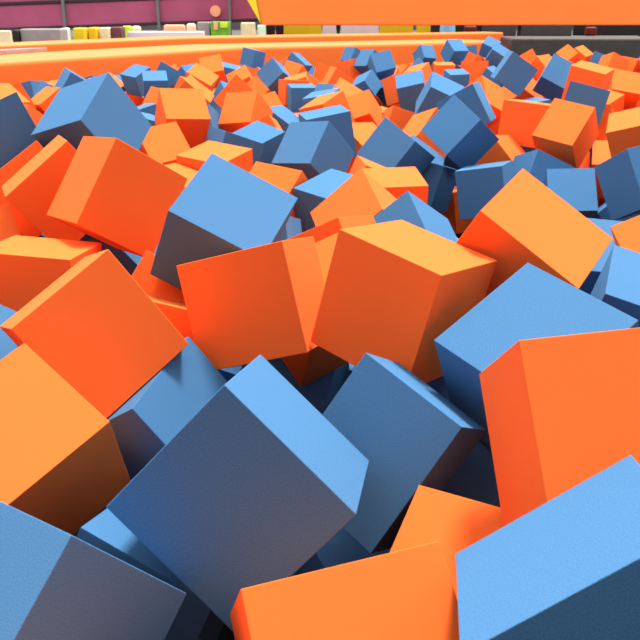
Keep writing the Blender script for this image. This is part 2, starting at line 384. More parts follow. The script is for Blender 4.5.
    ('b', (-0.2341, 4.9359, 0.3974), (-0.21415, 0.82335, 0.50284, -0.15290), (0.1994, 0.1994, 0.1994), 'small blue foam cube with a lit top, 44% across and 18% down the photo'),
    ('b', (-0.1483, 6.8415, 0.3992), (0.01106, 0.08788, -0.99538, -0.03717), (0.2017, 0.1989, 0.1921), 'small blue foam cube with a shaded front face, 47% across and 15% down the photo'),
    ('o', (-0.2188, 7.0569, 0.4243), (-0.00044, -0.57368, -0.81800, 0.04190), (0.1994, 0.1994, 0.1994), 'tiny orange foam cube with a shaded front face, 45% across and 14% down the photo'),
    ('b', (-0.4111, 7.8090, 0.4967), (0.54376, -0.68717, 0.47538, 0.07832), (0.1953, 0.2047, 0.1977), 'tiny blue foam cube with a half-lit slanting face, 42% across and 12% down the photo'),
    ('b', (-0.7949, 10.2754, 0.5285), (-0.65423, 0.59904, 0.23790, -0.39566), (0.1994, 0.1994, 0.1994), 'tiny blue foam cube with a shaded front face, 39% across and 9% down the photo'),
    ('o', (-0.7108, 7.8978, 0.4260), (0.22968, -0.06716, 0.93329, 0.26779), (0.1989, 0.1989, 0.1994), 'tiny orange foam cube with a lit top, 38% across and 12% down the photo'),
    ('o', (-0.4109, 4.7128, 0.4964), (0.19282, -0.74488, -0.51229, -0.38148), (0.1993, 0.1993, 0.1994), 'small orange foam cube with a lit top, 38% across and 17% down the photo'),
    ('o', (-0.5220, 7.2027, 0.3794), (-0.39146, 0.84329, 0.23170, 0.28625), (0.1979, 0.1995, 0.1994), 'tiny orange foam cube with a half-lit slanting face, 40% across and 13% down the photo'),
    ('o', (-0.3636, 5.5278, 0.4117), (-0.44502, 0.82756, 0.33238, -0.08145), (0.1994, 0.1994, 0.1994), 'small orange foam cube with a half-lit slanting face, 42% across and 15% down the photo'),
    ('b', (-0.6535, 4.6226, 0.4372), (-0.37522, 0.68419, 0.39010, -0.48879), (0.1994, 0.1994, 0.1994), 'small blue foam cube with a shaded front face, 33% across and 18% down the photo'),
    ('b', (-0.4099, 3.8661, 0.4220), (-0.48191, 0.69981, -0.43267, 0.30138), (0.1994, 0.1994, 0.1994), 'small blue foam cube with a shaded front face, 37% across and 22% down the photo'),
    ('b', (-0.6399, 6.0911, 0.4323), (-0.59132, 0.58062, -0.54698, 0.11844), (0.1994, 0.1994, 0.1994), 'small blue foam cube with a shaded front face, 34% across and 15% down the photo'),
    ('o', (-0.9117, 6.4618, 0.5307), (0.05382, 0.62232, -0.72336, -0.29424), (0.1994, 0.1993, 0.1994), 'small orange foam cube with a lit top, 32% across and 12% down the photo'),
    ('o', (-1.6982, 9.8940, 0.3274), (0.46269, -0.72298, -0.51095, 0.04637), (0.1994, 0.1974, 0.1994), 'tiny orange foam cube with a half-lit slanting face, 28% across and 11% down the photo'),
    ('b', (-0.8976, 8.5861, 0.4445), (0.08052, -0.98182, -0.11651, 0.12636), (0.1994, 0.1994, 0.1994), 'tiny blue foam cube with a shaded front face, 36% across and 11% down the photo'),
    ('b', (-1.3239, 8.6269, 0.4117), (-0.36712, 0.77398, 0.48177, -0.18458), (0.1994, 0.1994, 0.1994), 'tiny blue foam cube with a shaded front face, 28% across and 11% down the photo'),
    ('b', (-1.5993, 8.9375, 0.4326), (-0.64233, 0.71968, -0.12367, -0.23274), (0.1994, 0.1994, 0.1994), 'tiny blue foam cube with a shaded front face, 26% across and 11% down the photo'),
    ('b', (-1.3797, 7.1944, 0.4565), (0.16905, -0.97830, -0.11761, 0.02267), (0.1987, 0.1999, 0.1994), 'tiny blue foam cube with a lit top, 24% across and 12% down the photo'),
    ('b', (-1.6675, 7.9007, 0.4548), (0.01228, 0.30451, 0.92827, 0.21317), (0.1989, 0.1994, 0.1982), 'tiny blue foam cube with a shadowed face, 21% across and 12% down the photo'),
    ('b', (-1.0815, 5.1367, 0.4048), (-0.29554, 0.43356, 0.66401, -0.53270), (0.1994, 0.1994, 0.1994), 'small blue foam cube with a shaded front face, 23% across and 17% down the photo'),
    ('b', (-0.9533, 4.5893, 0.4210), (-0.04883, 0.87861, 0.44545, -0.16501), (0.1994, 0.1994, 0.1994), 'small blue foam cube with a lit top, 23% across and 18% down the photo'),
    ('o', (-1.0880, 5.8909, 0.4230), (-0.17589, 0.83332, 0.27380, 0.44686), (0.1994, 0.1994, 0.1994), 'small orange foam cube with a half-lit slanting face, 24% across and 15% down the photo'),
    ('b', (-2.0837, 7.2393, 0.4594), (0.20086, -0.46118, -0.83940, 0.20587), (0.1995, 0.1994, 0.1994), 'tiny blue foam cube with a shaded front face, 11% across and 12% down the photo'),
    ('b', (-1.9902, 6.3493, 0.4267), (0.46975, -0.76147, 0.41013, -0.17687), (0.1994, 0.1994, 0.1994), 'small blue foam cube with a half-lit slanting face, 7% across and 13% down the photo'),
    ('o', (-1.9067, 6.0431, 0.4114), (-0.24934, 0.89026, -0.36330, 0.11525), (0.1994, 0.1994, 0.1994), 'small orange foam cube with a lit top, 7% across and 15% down the photo'),
    ('o', (-2.0713, 5.7948, 0.4727), (0.67475, -0.67567, -0.29327, -0.04654), (0.1994, 0.1994, 0.1994), 'small orange foam cube with a shaded front face, 4% across and 14% down the photo'),
    ('o', (-1.6556, 4.7056, 0.4301), (-0.44152, 0.71244, 0.19467, -0.50950), (0.1994, 0.1994, 0.1994), 'small orange foam cube with a shaded front face, 5% across and 18% down the photo'),
    ('o', (0.3176, 9.0934, 0.4751), (-0.64615, 0.62742, -0.22179, 0.37368), (0.1991, 0.1993, 0.1993), 'tiny orange foam cube with a shaded front face, 54% across and 11% down the photo'),
    ('b', (-0.2383, 8.8290, 0.5177), (0.72234, -0.38704, -0.21352, 0.53182), (0.1994, 0.1994, 0.1994), 'tiny blue foam cube with a shaded front face, 47% across and 9% down the photo'),
    ('b', (0.4366, 11.6302, 0.4736), (0.09974, -0.40269, -0.88116, 0.22684), (0.2005, 0.2022, 0.1948), 'tiny blue foam cube with a half-lit slanting face, 55% across and 8% down the photo'),
    ('b', (0.5128, 8.9809, 0.5426), (-0.85210, 0.29947, -0.11810, 0.41266), (0.1994, 0.1994, 0.1994), 'tiny blue foam cube with a lit top, 57% across and 9% down the photo'),
    ('b', (0.6206, 8.7153, 0.5361), (-0.48309, 0.85997, 0.16005, 0.03807), (0.2091, 0.2046, 0.1996), 'tiny blue foam cube with a half-lit slanting face, 60% across and 10% down the photo'),
    ('b', (1.3626, 11.3521, 0.5000), (0.40225, -0.87704, -0.21068, 0.15686), (0.1995, 0.1994, 0.1994), 'tiny blue foam cube with a lit top, 66% across and 8% down the photo'),
    ('b', (1.0205, 9.1112, 0.4317), (0.50861, -0.75898, -0.38418, -0.13296), (0.1994, 0.1994, 0.1994), 'tiny blue foam cube with a half-lit slanting face, 65% across and 10% down the photo'),
    ('b', (1.5236, 9.8784, 0.6150), (0.16272, 0.54692, 0.45110, 0.68623), (0.1994, 0.1994, 0.1994), 'tiny blue foam cube with a lit top, 71% across and 8% down the photo'),
    ('b', (1.3401, 8.4951, 0.3969), (-0.00348, 0.10592, -0.98918, -0.10140), (0.1987, 0.1990, 0.1994), 'tiny blue foam cube with a shaded front face, 72% across and 12% down the photo'),
    ('o', (1.8079, 10.5329, 0.4811), (0.63354, -0.69862, 0.32971, -0.04294), (0.1994, 0.1994, 0.1994), 'tiny orange foam cube with a shaded front face, 74% across and 9% down the photo'),
    ('o', (1.6166, 9.0442, 0.4655), (-0.64208, 0.68944, 0.23412, -0.23998), (0.1994, 0.1994, 0.1994), 'tiny orange foam cube with a shaded front face, 74% across and 11% down the photo'),
    ('b', (1.9699, 11.6564, 0.5173), (0.67199, -0.72737, -0.12695, 0.05707), (0.1994, 0.1994, 0.1994), 'tiny blue foam cube with a shaded front face, 74% across and 8% down the photo'),
    ('b', (2.3430, 12.0350, 0.5708), (-0.12386, 0.26681, 0.91778, 0.26673), (0.2012, 0.1992, 0.1975), 'tiny blue foam cube where the orange bench meets the charcoal border'),
    ('b', (1.2644, 5.6353, 0.6709), (0.47463, 0.02645, 0.87954, -0.02111), (0.1987, 0.1995, 0.2029), 'blue foam cube with a thin pale left strip, right of centre near the charcoal border'),
    ('b', (1.6025, 5.8513, 0.6192), (-0.14652, 0.21137, 0.84838, 0.46272), (0.1994, 0.1991, 0.1994), 'blue foam cube with a dark underside, left of the pale-topped upper right orange cube'),
    ('o', (2.6896, 11.3035, 0.4398), (0.56697, -0.77593, -0.26686, -0.07260), (0.1994, 0.1994, 0.1994), 'tiny orange foam cube with a half-lit slanting face, 83% across and 9% down the photo'),
    ('o', (2.7572, 10.6933, 0.4066), (-0.34822, 0.89831, 0.26318, -0.05008), (0.1994, 0.1994, 0.1994), 'tiny orange foam cube with a shaded front face, 85% across and 10% down the photo'),
    ('o', (3.2532, 11.4707, 0.4755), (0.35401, -0.88286, -0.23458, -0.20051), (0.1994, 0.1994, 0.1994), 'tiny orange foam cube with a lit top, 89% across and 8% down the photo'),
    ('o', (3.4732, 11.5940, 0.4767), (0.18062, -0.88316, 0.36322, 0.23554), (0.1994, 0.1994, 0.1994), 'tiny orange foam cube with a lit top, 91% across and 8% down the photo'),
    ('o', (0.9690, 5.1013, 0.5294), (-0.34926, 0.86708, 0.16979, -0.31203), (0.1999, 0.1998, 0.1994), 'small orange foam cube with a half-lit slanting face, 77% across and 15% down the photo'),
    ('b', (1.3335, 5.4041, 0.4196), (0.39217, -0.46312, -0.59855, 0.52293), (0.1994, 0.1994, 0.1994), 'small blue foam cube with a lit top, 84% across and 16% down the photo'),
    ('o', (1.5655, 5.0259, 0.6512), (-0.09013, 0.27695, 0.95350, 0.07758), (0.2028, 0.1992, 0.1994), 'orange foam cube with a pale lit top at upper right, near the charcoal border'),
    ('b', (1.3372, 4.3176, 0.6013), (-0.11607, 0.16323, 0.97936, -0.02708), (0.1999, 0.1994, 0.1994), 'blue foam cube with a plain flat face before the pale-topped upper right orange cube'),
    ('o', (0.9972, 4.0800, 0.5437), (0.04883, -0.24800, -0.96713, 0.02759), (0.2079, 0.2008, 0.1992), 'orange foam cube facing forward, left neighbour of the bright-tilted-top orange cube at right'),
    ('o', (1.1056, 3.7898, 0.5296), (0.06157, 0.33571, 0.86042, 0.37840), (0.1938, 0.2173, 0.1871), 'orange foam cube with bright tilted top above the light blue square face at right'),
    ('o', (1.4374, 4.4952, 0.4812), (-0.10200, -0.18208, -0.77988, -0.59011), (0.1993, 0.1994, 0.1997), 'small orange foam cube with a shaded front face, 94% across and 19% down the photo'),
    ('o', (1.3355, 3.5461, 0.5441), (0.16717, 0.19334, 0.95957, 0.11794), (0.1994, 0.1994, 0.1994), 'orange foam cube with a bright top at the right edge, above the dark blue one'),
    ('o', (0.8442, 3.9082, 0.3704), (-0.49312, 0.73941, 0.05945, 0.45451), (0.1994, 0.1994, 0.1994), 'small orange foam cube with a shaded front face, 78% across and 23% down the photo'),
    ('o', (0.6829, 6.7790, 0.4365), (0.02650, 0.28283, 0.39772, 0.87242), (0.1975, 0.1994, 0.1994), 'small orange foam cube with a shadowed face, 62% across and 16% down the photo'),
    ('o', (0.5623, 4.4092, 0.4261), (-0.23950, 0.83806, -0.39685, 0.28776), (0.1994, 0.1994, 0.1994), 'small orange foam cube with a lit top, 66% across and 20% down the photo'),
    ('o', (0.6167, 6.5115, 0.5013), (0.57469, -0.58528, 0.29465, -0.49027), (0.1981, 0.1993, 0.1984), 'small orange foam cube with a shaded front face, 61% across and 14% down the photo'),
    ('o', (0.9112, 7.9826, 0.4668), (-0.58964, 0.63191, 0.46399, -0.19424), (0.1994, 0.1994, 0.1994), 'tiny orange foam cube with a shaded front face, 66% across and 11% down the photo'),
    ('o', (0.1996, 0.8772, 0.3254), (-0.12962, 0.21013, 0.83088, -0.49868), (0.1997, 0.1990, 0.1954), 'orange foam cube with lit top, behind the cut-off orange cube at bottom centre'),
    ('o', (0.0317, 0.6620, 0.4153), (-0.08622, 0.11569, -0.91394, 0.37934), (0.1994, 0.1992, 0.1993), 'orange foam cube at the bottom centre, cut off by the lower frame edge'),
    ('b', (-0.2368, 0.9622, 0.2807), (-0.27388, 0.55267, -0.61274, 0.49406), (0.1994, 0.1994, 0.1994), 'dark blue foam cube wedged under the left corner of the biggest blue cube'),
    ('b', (-0.5873, 1.3631, 0.4120), (0.46563, 0.78880, -0.30898, 0.25595), (0.1994, 0.1994, 0.1994), 'blue foam cube glimpsed at the left edge beneath the large tilted orange cube'),
    ('o', (-0.3711, 9.1720, 0.4669), (-0.04279, -0.33514, 0.74020, 0.58134), (0.1994, 0.1994, 0.1994), 'tiny orange foam cube with a half-lit slanting face, 44% across and 10% down the photo'),
    ('o', (-0.2578, 8.5238, 0.4453), (-0.25755, -0.19095, -0.26206, -0.91024), (0.1994, 0.1994, 0.1994), 'tiny orange foam cube with a half-lit slanting face, 46% across and 11% down the photo'),
    ('o', (-0.0692, 8.4216, 0.3122), (-0.51490, 0.82023, -0.18783, -0.16377), (0.1994, 0.1994, 0.1994), 'tiny orange foam cube with a half-lit slanting face, 49% across and 12% down the photo'),
    ('o', (0.0600, 8.6265, 0.4344), (-0.18165, -0.78678, 0.04636, -0.58808), (0.1994, 0.1994, 0.1994), 'tiny orange foam cube with a shaded front face, 50% across and 11% down the photo'),
    ('o', (0.1516, 7.6724, 0.4511), (0.66315, -0.56672, -0.40727, -0.27054), (0.1994, 0.1994, 0.1994), 'tiny orange foam cube with a shaded front face, 52% across and 12% down the photo'),
    ('o', (-0.9237, 6.1719, 0.4657), (0.45096, -0.21282, 0.13530, -0.85618), (0.1994, 0.1994, 0.1994), 'small orange foam cube with a shaded front face, 29% across and 13% down the photo'),
    ('o', (-1.8282, 4.8788, 0.5311), (0.70703, 0.47549, -0.49115, 0.18109), (0.1994, 0.1994, 0.1994), 'small orange foam cube with a lit top, 2% across and 14% down the photo'),
    ('b', (1.5661, 7.8393, 0.4429), (0.12863, 0.48763, -0.82173, -0.26538), (0.1994, 0.1994, 0.1994), 'tiny blue foam cube with a shaded front face, 77% across and 12% down the photo'),
    ('b', (2.1852, 10.7403, 0.5331), (0.78262, -0.28830, -0.39958, 0.38042), (0.1994, 0.1994, 0.1994), 'tiny blue foam cube with a shadowed face, 78% across and 8% down the photo'),
    ('b', (2.8283, 8.7523, 0.5324), (-0.31966, -0.45238, -0.40477, 0.72755), (0.1994, 0.1994, 0.1994), 'tiny blue foam cube with a shaded front face, 93% across and 9% down the photo'),
    ('o', (2.8460, 8.4384, 0.5323), (-0.78513, -0.57289, -0.22290, 0.07543), (0.1994, 0.1994, 0.1994), 'tiny orange foam cube with a shaded front face, 96% across and 10% down the photo'),
    ('o', (2.0713, 5.8808, 0.5314), (-0.73129, -0.27854, 0.20243, -0.58877), (0.1994, 0.1994, 0.1994), 'small orange foam cube with a lit top, 98% across and 13% down the photo'),
    ('o', (1.8984, 5.7365, 0.4269), (0.31360, -0.30694, -0.76009, 0.47928), (0.1994, 0.1994, 0.1994), 'small orange foam cube with a shaded front face, 96% across and 16% down the photo'),
    ('o', (1.1614, 3.9989, 0.3273), (0.15453, -0.69655, -0.39810, -0.57659), (0.1994, 0.1994, 0.1994), 'small orange foam cube with a shaded front face, 91% across and 25% down the photo'),
    ('o', (1.4128, 4.0021, 0.3358), (-0.21660, 0.96397, -0.14151, 0.06177), (0.1994, 0.1994, 0.1994), 'small orange foam cube with a lit top, 94% across and 25% down the photo'),
    ('o', (-0.5094, 2.8987, 0.4187), (-0.60686, -0.21726, -0.74332, 0.17885), (0.1994, 0.1994, 0.1994), 'orange foam cube with a lit top, 29% across and 27% down the photo'),
    ('o', (-0.3337, 1.7361, 0.4108), (-0.25765, 0.43252, -0.72142, -0.47550), (0.1994, 0.1994, 0.1994), 'shadowed orange foam cube in the gap under the dark side of the left-centre blue cube'),
    ('o', (-0.4666, 5.0034, 0.5548), (-0.63455, 0.36647, 0.19967, -0.65052), (0.1993, 0.1994, 0.1994), 'small orange foam cube with a shaded front face, 36% across and 14% down the photo'),
    ('o', (-0.9745, 7.8724, 0.5321), (0.21582, -0.58789, -0.72166, -0.29498), (0.1994, 0.1994, 0.1994), 'tiny orange foam cube with a lit top, 33% across and 10% down the photo'),
    ('o', (-0.1836, 7.3381, 0.4298), (0.06547, -0.79991, -0.04001, 0.59519), (0.1994, 0.1994, 0.1994), 'tiny orange foam cube with a lit top, 47% across and 12% down the photo'),
    ('o', (-0.8115, 5.3348, 0.5312), (0.29490, -0.64608, -0.66944, 0.21787), (0.1994, 0.1994, 0.1994), 'small orange foam cube with a lit top, 31% across and 14% down the photo'),
    ('o', (0.1552, 5.7591, 0.4703), (-0.17625, 0.47999, 0.12506, -0.85024), (0.1994, 0.1994, 0.1994), 'small orange foam cube with a lit top, 54% across and 14% down the photo'),
    ('b', (-0.5505, 2.2305, 0.4258), (-0.28556, 0.33304, 0.46862, 0.76677), (0.1994, 0.1994, 0.1994), 'blue foam cube in the dark gap under the orange cube with the paler left side'),
    ('o', (-0.5984, 8.3288, 0.3935), (0.35613, 0.52635, -0.72402, -0.26818), (0.2005, 0.2005, 0.2005), 'tiny orange foam cube with a shaded front face, 40% across and 11% down the photo'),
    ('o', (1.4378, 6.0811, 0.4852), (0.42195, 0.15581, 0.85710, 0.25113), (0.2011, 0.2011, 0.2011), 'small orange foam cube with a shadowed face, 82% across and 14% down the photo'),
    ('b', (0.7428, 2.1418, 0.3942), (0.03706, -0.03224, -0.96452, -0.25940), (0.1973, 0.1973, 0.1973), 'blue foam cube with a lit top, 94% across and 40% down the photo'),
    ('o', (1.3021, 9.0908, 0.4375), (-0.70544, -0.04620, 0.70684, 0.02456), (0.1990, 0.1990, 0.1990), 'tiny orange foam cube with a shaded front face, 69% across and 10% down the photo'),
    ('b', (-0.3123, 0.7114, 0.4403), (-0.32925, 0.89070, -0.28138, 0.13812), (0.1987, 0.1987, 0.1987), 'blue foam cube filling the bottom left corner of the view'),
    ('b', (1.0536, 4.3602, 0.4112), (0.23628, 0.59448, 0.37875, -0.66882), (0.2000, 0.2000, 0.2000), 'small blue foam cube with a shaded front face, 82% across and 23% down the photo'),
    ('b', (-0.8590, 2.5587, 0.3998), (0.25313, -0.46443, -0.12679, 0.83914), (0.1974, 0.1974, 0.1974), 'blue foam cube with a lit top, 7% across and 37% down the photo'),
    ('b', (0.2563, 0.5773, 0.5415), (-0.37511, -0.53646, 0.70365, 0.27638), (0.1970, 0.1970, 0.1970), 'blue foam cube filling the bottom right corner of the view'),
    ('b', (-2.2529, 6.6887, 0.4244), (-0.40747, 0.39681, -0.48700, 0.66283), (0.1998, 0.1998, 0.1998), 'small blue foam cube with a shaded front face, 5% across and 14% down the photo'),
    ('o', (1.1100, 5.3726, 0.3989), (-0.09557, 0.82295, -0.55286, -0.08927), (0.2016, 0.2016, 0.2016), 'small orange foam cube with a shadowed face, 77% across and 20% down the photo'),
    ('o', (3.5090, 9.8142, 0.4339), (0.17947, 0.89872, -0.37400, -0.14220), (0.1984, 0.1984, 0.1984), 'tiny orange foam cube with a half-lit slanting face, 99% across and 10% down the photo'),
    ('b', (0.2280, 1.4403, 0.3931), (-0.29177, 0.86697, 0.21521, 0.34193), (0.1991, 0.1991, 0.1991), 'blue foam cube with a half-lit slanting face, 68% across and 60% down the photo'),
    ('o', (0.4767, 5.0339, 0.3906), (-0.06626, 0.14302, 0.12105, 0.98005), (0.2014, 0.2014, 0.2014), 'small orange foam cube with a shaded front face, 62% across and 18% down the photo'),
    ('b', (0.2837, 1.2176, 0.3138), (-0.14858, 0.93460, 0.25639, 0.19674), (0.1991, 0.1991, 0.1991), 'shadowed blue foam cube in the gap left of the large right-edge orange cube'),
    ('b', (0.6770, 4.6472, 0.2763), (0.58615, -0.38630, 0.58385, -0.40781), (0.2018, 0.2018, 0.2018), 'small blue foam cube with a shadowed face, 70% across and 26% down the photo'),
    ('b', (-0.0586, 1.7262, 0.2561), (-0.21808, -0.57216, 0.34212, 0.71276), (0.2015, 0.2015, 0.2015), 'blue foam cube deep in the gap between the biggest and the leaning blue cubes'),
    ('o', (-1.7402, 8.2550, 0.2559), (0.55144, -0.48571, -0.25642, -0.62789), (0.1994, 0.1994, 0.1994), 'tiny orange foam cube with a shadowed face, 21% across and 16% down the photo'),
    ('o', (1.2149, 11.1107, 0.2920), (0.17867, -0.79900, 0.43954, 0.36943), (0.1976, 0.1976, 0.1976), 'tiny orange foam cube with a shaded front face, 64% across and 10% down the photo'),
    ('b', (1.2567, 3.2998, 0.2718), (0.20695, 0.28886, 0.55648, -0.75104), (0.1972, 0.1972, 0.1972), 'blue foam cube with a shaded front face, 95% across and 33% down the photo'),
    ('b', (1.8446, 11.8670, 0.4147), (-0.76794, -0.51325, -0.34850, 0.15937), (0.1989, 0.1989, 0.1989), 'tiny blue foam cube with a shaded front face, 71% across and 10% down the photo'),
    ('o', (0.7710, 9.7377, 0.3442), (-0.13720, 0.59619, -0.78043, -0.12909), (0.2010, 0.2010, 0.2010), 'tiny orange foam cube with a lit top, 62% across and 11% down the photo'),
    ('o', (2.4114, 6.5806, 0.3612), (0.52282, -0.07617, 0.04428, 0.84788), (0.1995, 0.1995, 0.1995), 'small orange foam cube with a shaded front face, 100% across and 16% down the photo'),
    ('b', (1.5487, 4.7200, 0.2526), (0.85567, -0.04906, -0.18022, -0.48264), (0.1990, 0.1990, 0.1990), 'small blue foam cube with a shaded front face, 92% across and 24% down the photo'),
    ('o', (-2.2055, 9.0055, 0.3037), (-0.34465, 0.01072, 0.93759, 0.04491), (0.1992, 0.1992, 0.1992), 'tiny orange foam cube with a lit top, 18% across and 13% down the photo'),
    ('o', (0.6096, 9.3308, 0.2558), (-0.33552, -0.01557, 0.91764, -0.21243), (0.1984, 0.1984, 0.1984), 'tiny orange foam cube with a shadowed face, 59% across and 15% down the photo'),
    ('o', (-0.8251, 11.0102, 0.3473), (-0.62747, -0.41196, -0.50636, -0.42447), (0.1975, 0.1975, 0.1975), 'tiny orange foam cube with a shaded front face, 39% across and 11% down the photo'),
    ('o', (1.4746, 11.5886, 0.2936), (-0.44879, -0.64407, 0.51867, 0.33874), (0.1972, 0.1972, 0.1972), 'tiny orange foam cube with a shaded front face, 68% across and 10% down the photo'),
    ('b', (-0.1665, 10.5499, 0.3014), (0.49166, -0.33482, 0.79904, -0.08778), (0.2008, 0.2008, 0.2008), 'tiny blue foam cube with a half-lit slanting face, 49% across and 11% down the photo'),
    ('b', (0.0684, 1.2019, 0.1667), (-0.44661, 0.56044, -0.34168, -0.60803), (0.1995, 0.1995, 0.1995), 'dark blue foam cube in the gap under the lower right edge of the biggest cube'),
    ('o', (0.4342, 5.8004, 0.3180), (0.55591, 0.67867, 0.39243, 0.27635), (0.2001, 0.2001, 0.2001), 'small orange foam cube with a lit top, 60% across and 17% down the photo'),
    ('o', (2.5296, 12.9322, 0.3976), (-0.87910, 0.39838, 0.24906, 0.08028), (0.1977, 0.1977, 0.1977), 'tiny orange foam cube with a shadowed face, 76% across and 9% down the photo'),
    ('b', (-2.2172, 9.4078, 0.2578), (-0.05117, 0.27831, -0.83930, 0.46421), (0.1991, 0.1991, 0.1991), 'tiny blue foam cube with a lit top, 19% across and 12% down the photo'),
    ('b', (0.0929, 2.0363, 0.1487), (-0.12230, -0.11002, 0.57879, 0.79871), (0.1980, 0.1980, 0.1980), 'blue foam cube with a lit top, 55% across and 58% down the photo'),
    ('b', (-0.4337, 1.2511, 0.1863), (-0.28227, 0.82767, -0.07026, 0.47995), (0.2006, 0.2006, 0.2006), 'blue foam cube with a lit top, 15% across and 81% down the photo'),
    ('o', (0.6995, 3.9950, 0.1481), (-0.98120, 0.05820, 0.05498, -0.17561), (0.1985, 0.1985, 0.1985), 'small orange foam cube with a shaded front face, 71% across and 34% down the photo'),
    ('b', (-0.2741, 2.0127, 0.1797), (-0.19562, 0.96612, -0.14270, -0.08930), (0.1994, 0.1994, 0.1994), 'blue foam cube with a lit top, 36% across and 58% down the photo'),
    ('o', (1.4670, 4.2509, 0.1640), (-0.56397, -0.08215, 0.82064, 0.04162), (0.2003, 0.2003, 0.2003), 'small orange foam cube with a shaded front face, 94% across and 32% down the photo'),
    ('o', (1.1708, 12.5998, 0.1861), (0.20181, 0.62139, 0.23296, 0.72033), (0.1988, 0.1988, 0.1988), 'tiny orange foam cube with a half-lit slanting face, 63% across and 11% down the photo'),
    ('o', (0.7462, 8.8744, 0.1456), (-0.20441, 0.04666, -0.97764, 0.01583), (0.2016, 0.2016, 0.2016), 'tiny orange foam cube with a shaded front face, 60% across and 16% down the photo'),
    ('b', (-2.2917, 8.5360, 0.3219), (-0.67827, -0.03875, 0.17787, 0.71191), (0.2013, 0.2013, 0.2013), 'tiny blue foam cube with a shaded front face, 14% across and 12% down the photo'),
    ('o', (-2.4113, 7.8766, 0.3260), (0.53774, 0.34213, 0.74643, -0.19138), (0.2005, 0.2005, 0.2005), 'tiny orange foam cube with a lit top, 8% across and 13% down the photo'),
]


def cube_mesh(name, m):
    bm = bmesh.new()
    bmesh.ops.create_cube(bm, size=1.0)
    bmesh.ops.bevel(bm, geom=bm.edges[:], offset=0.006, segments=2, profile=0.5, affect='EDGES')
    for f in bm.faces: f.smooth = True
    o = link(name, bm, m)
    me = o.data
    bpy.data.objects.remove(o)
    return me


MESH = {'o': cube_mesh('foam_cube', M['o']), 'b': cube_mesh('foam_cube', M['b'])}
first = {}
for c, p, q, d, lab in CUBES:
    if c in first:
        o = first[c].copy()
    else:
        o = bpy.data.objects.new('foam_cube', MESH[c])
        w = o.modifiers.new('normals', 'WEIGHTED_NORMAL')
        first[c] = o
    o.name = 'foam_cube'
    o.location = p
    o.rotation_mode = 'QUATERNION'
    o.rotation_quaternion = Quaternion(q)
    o.scale = d
    tag(o, lab, 'foam cube', 'foam cubes buried under the top layer' if 'buried' in lab else 'foam cubes filling the pit')
    COL.objects.link(o)

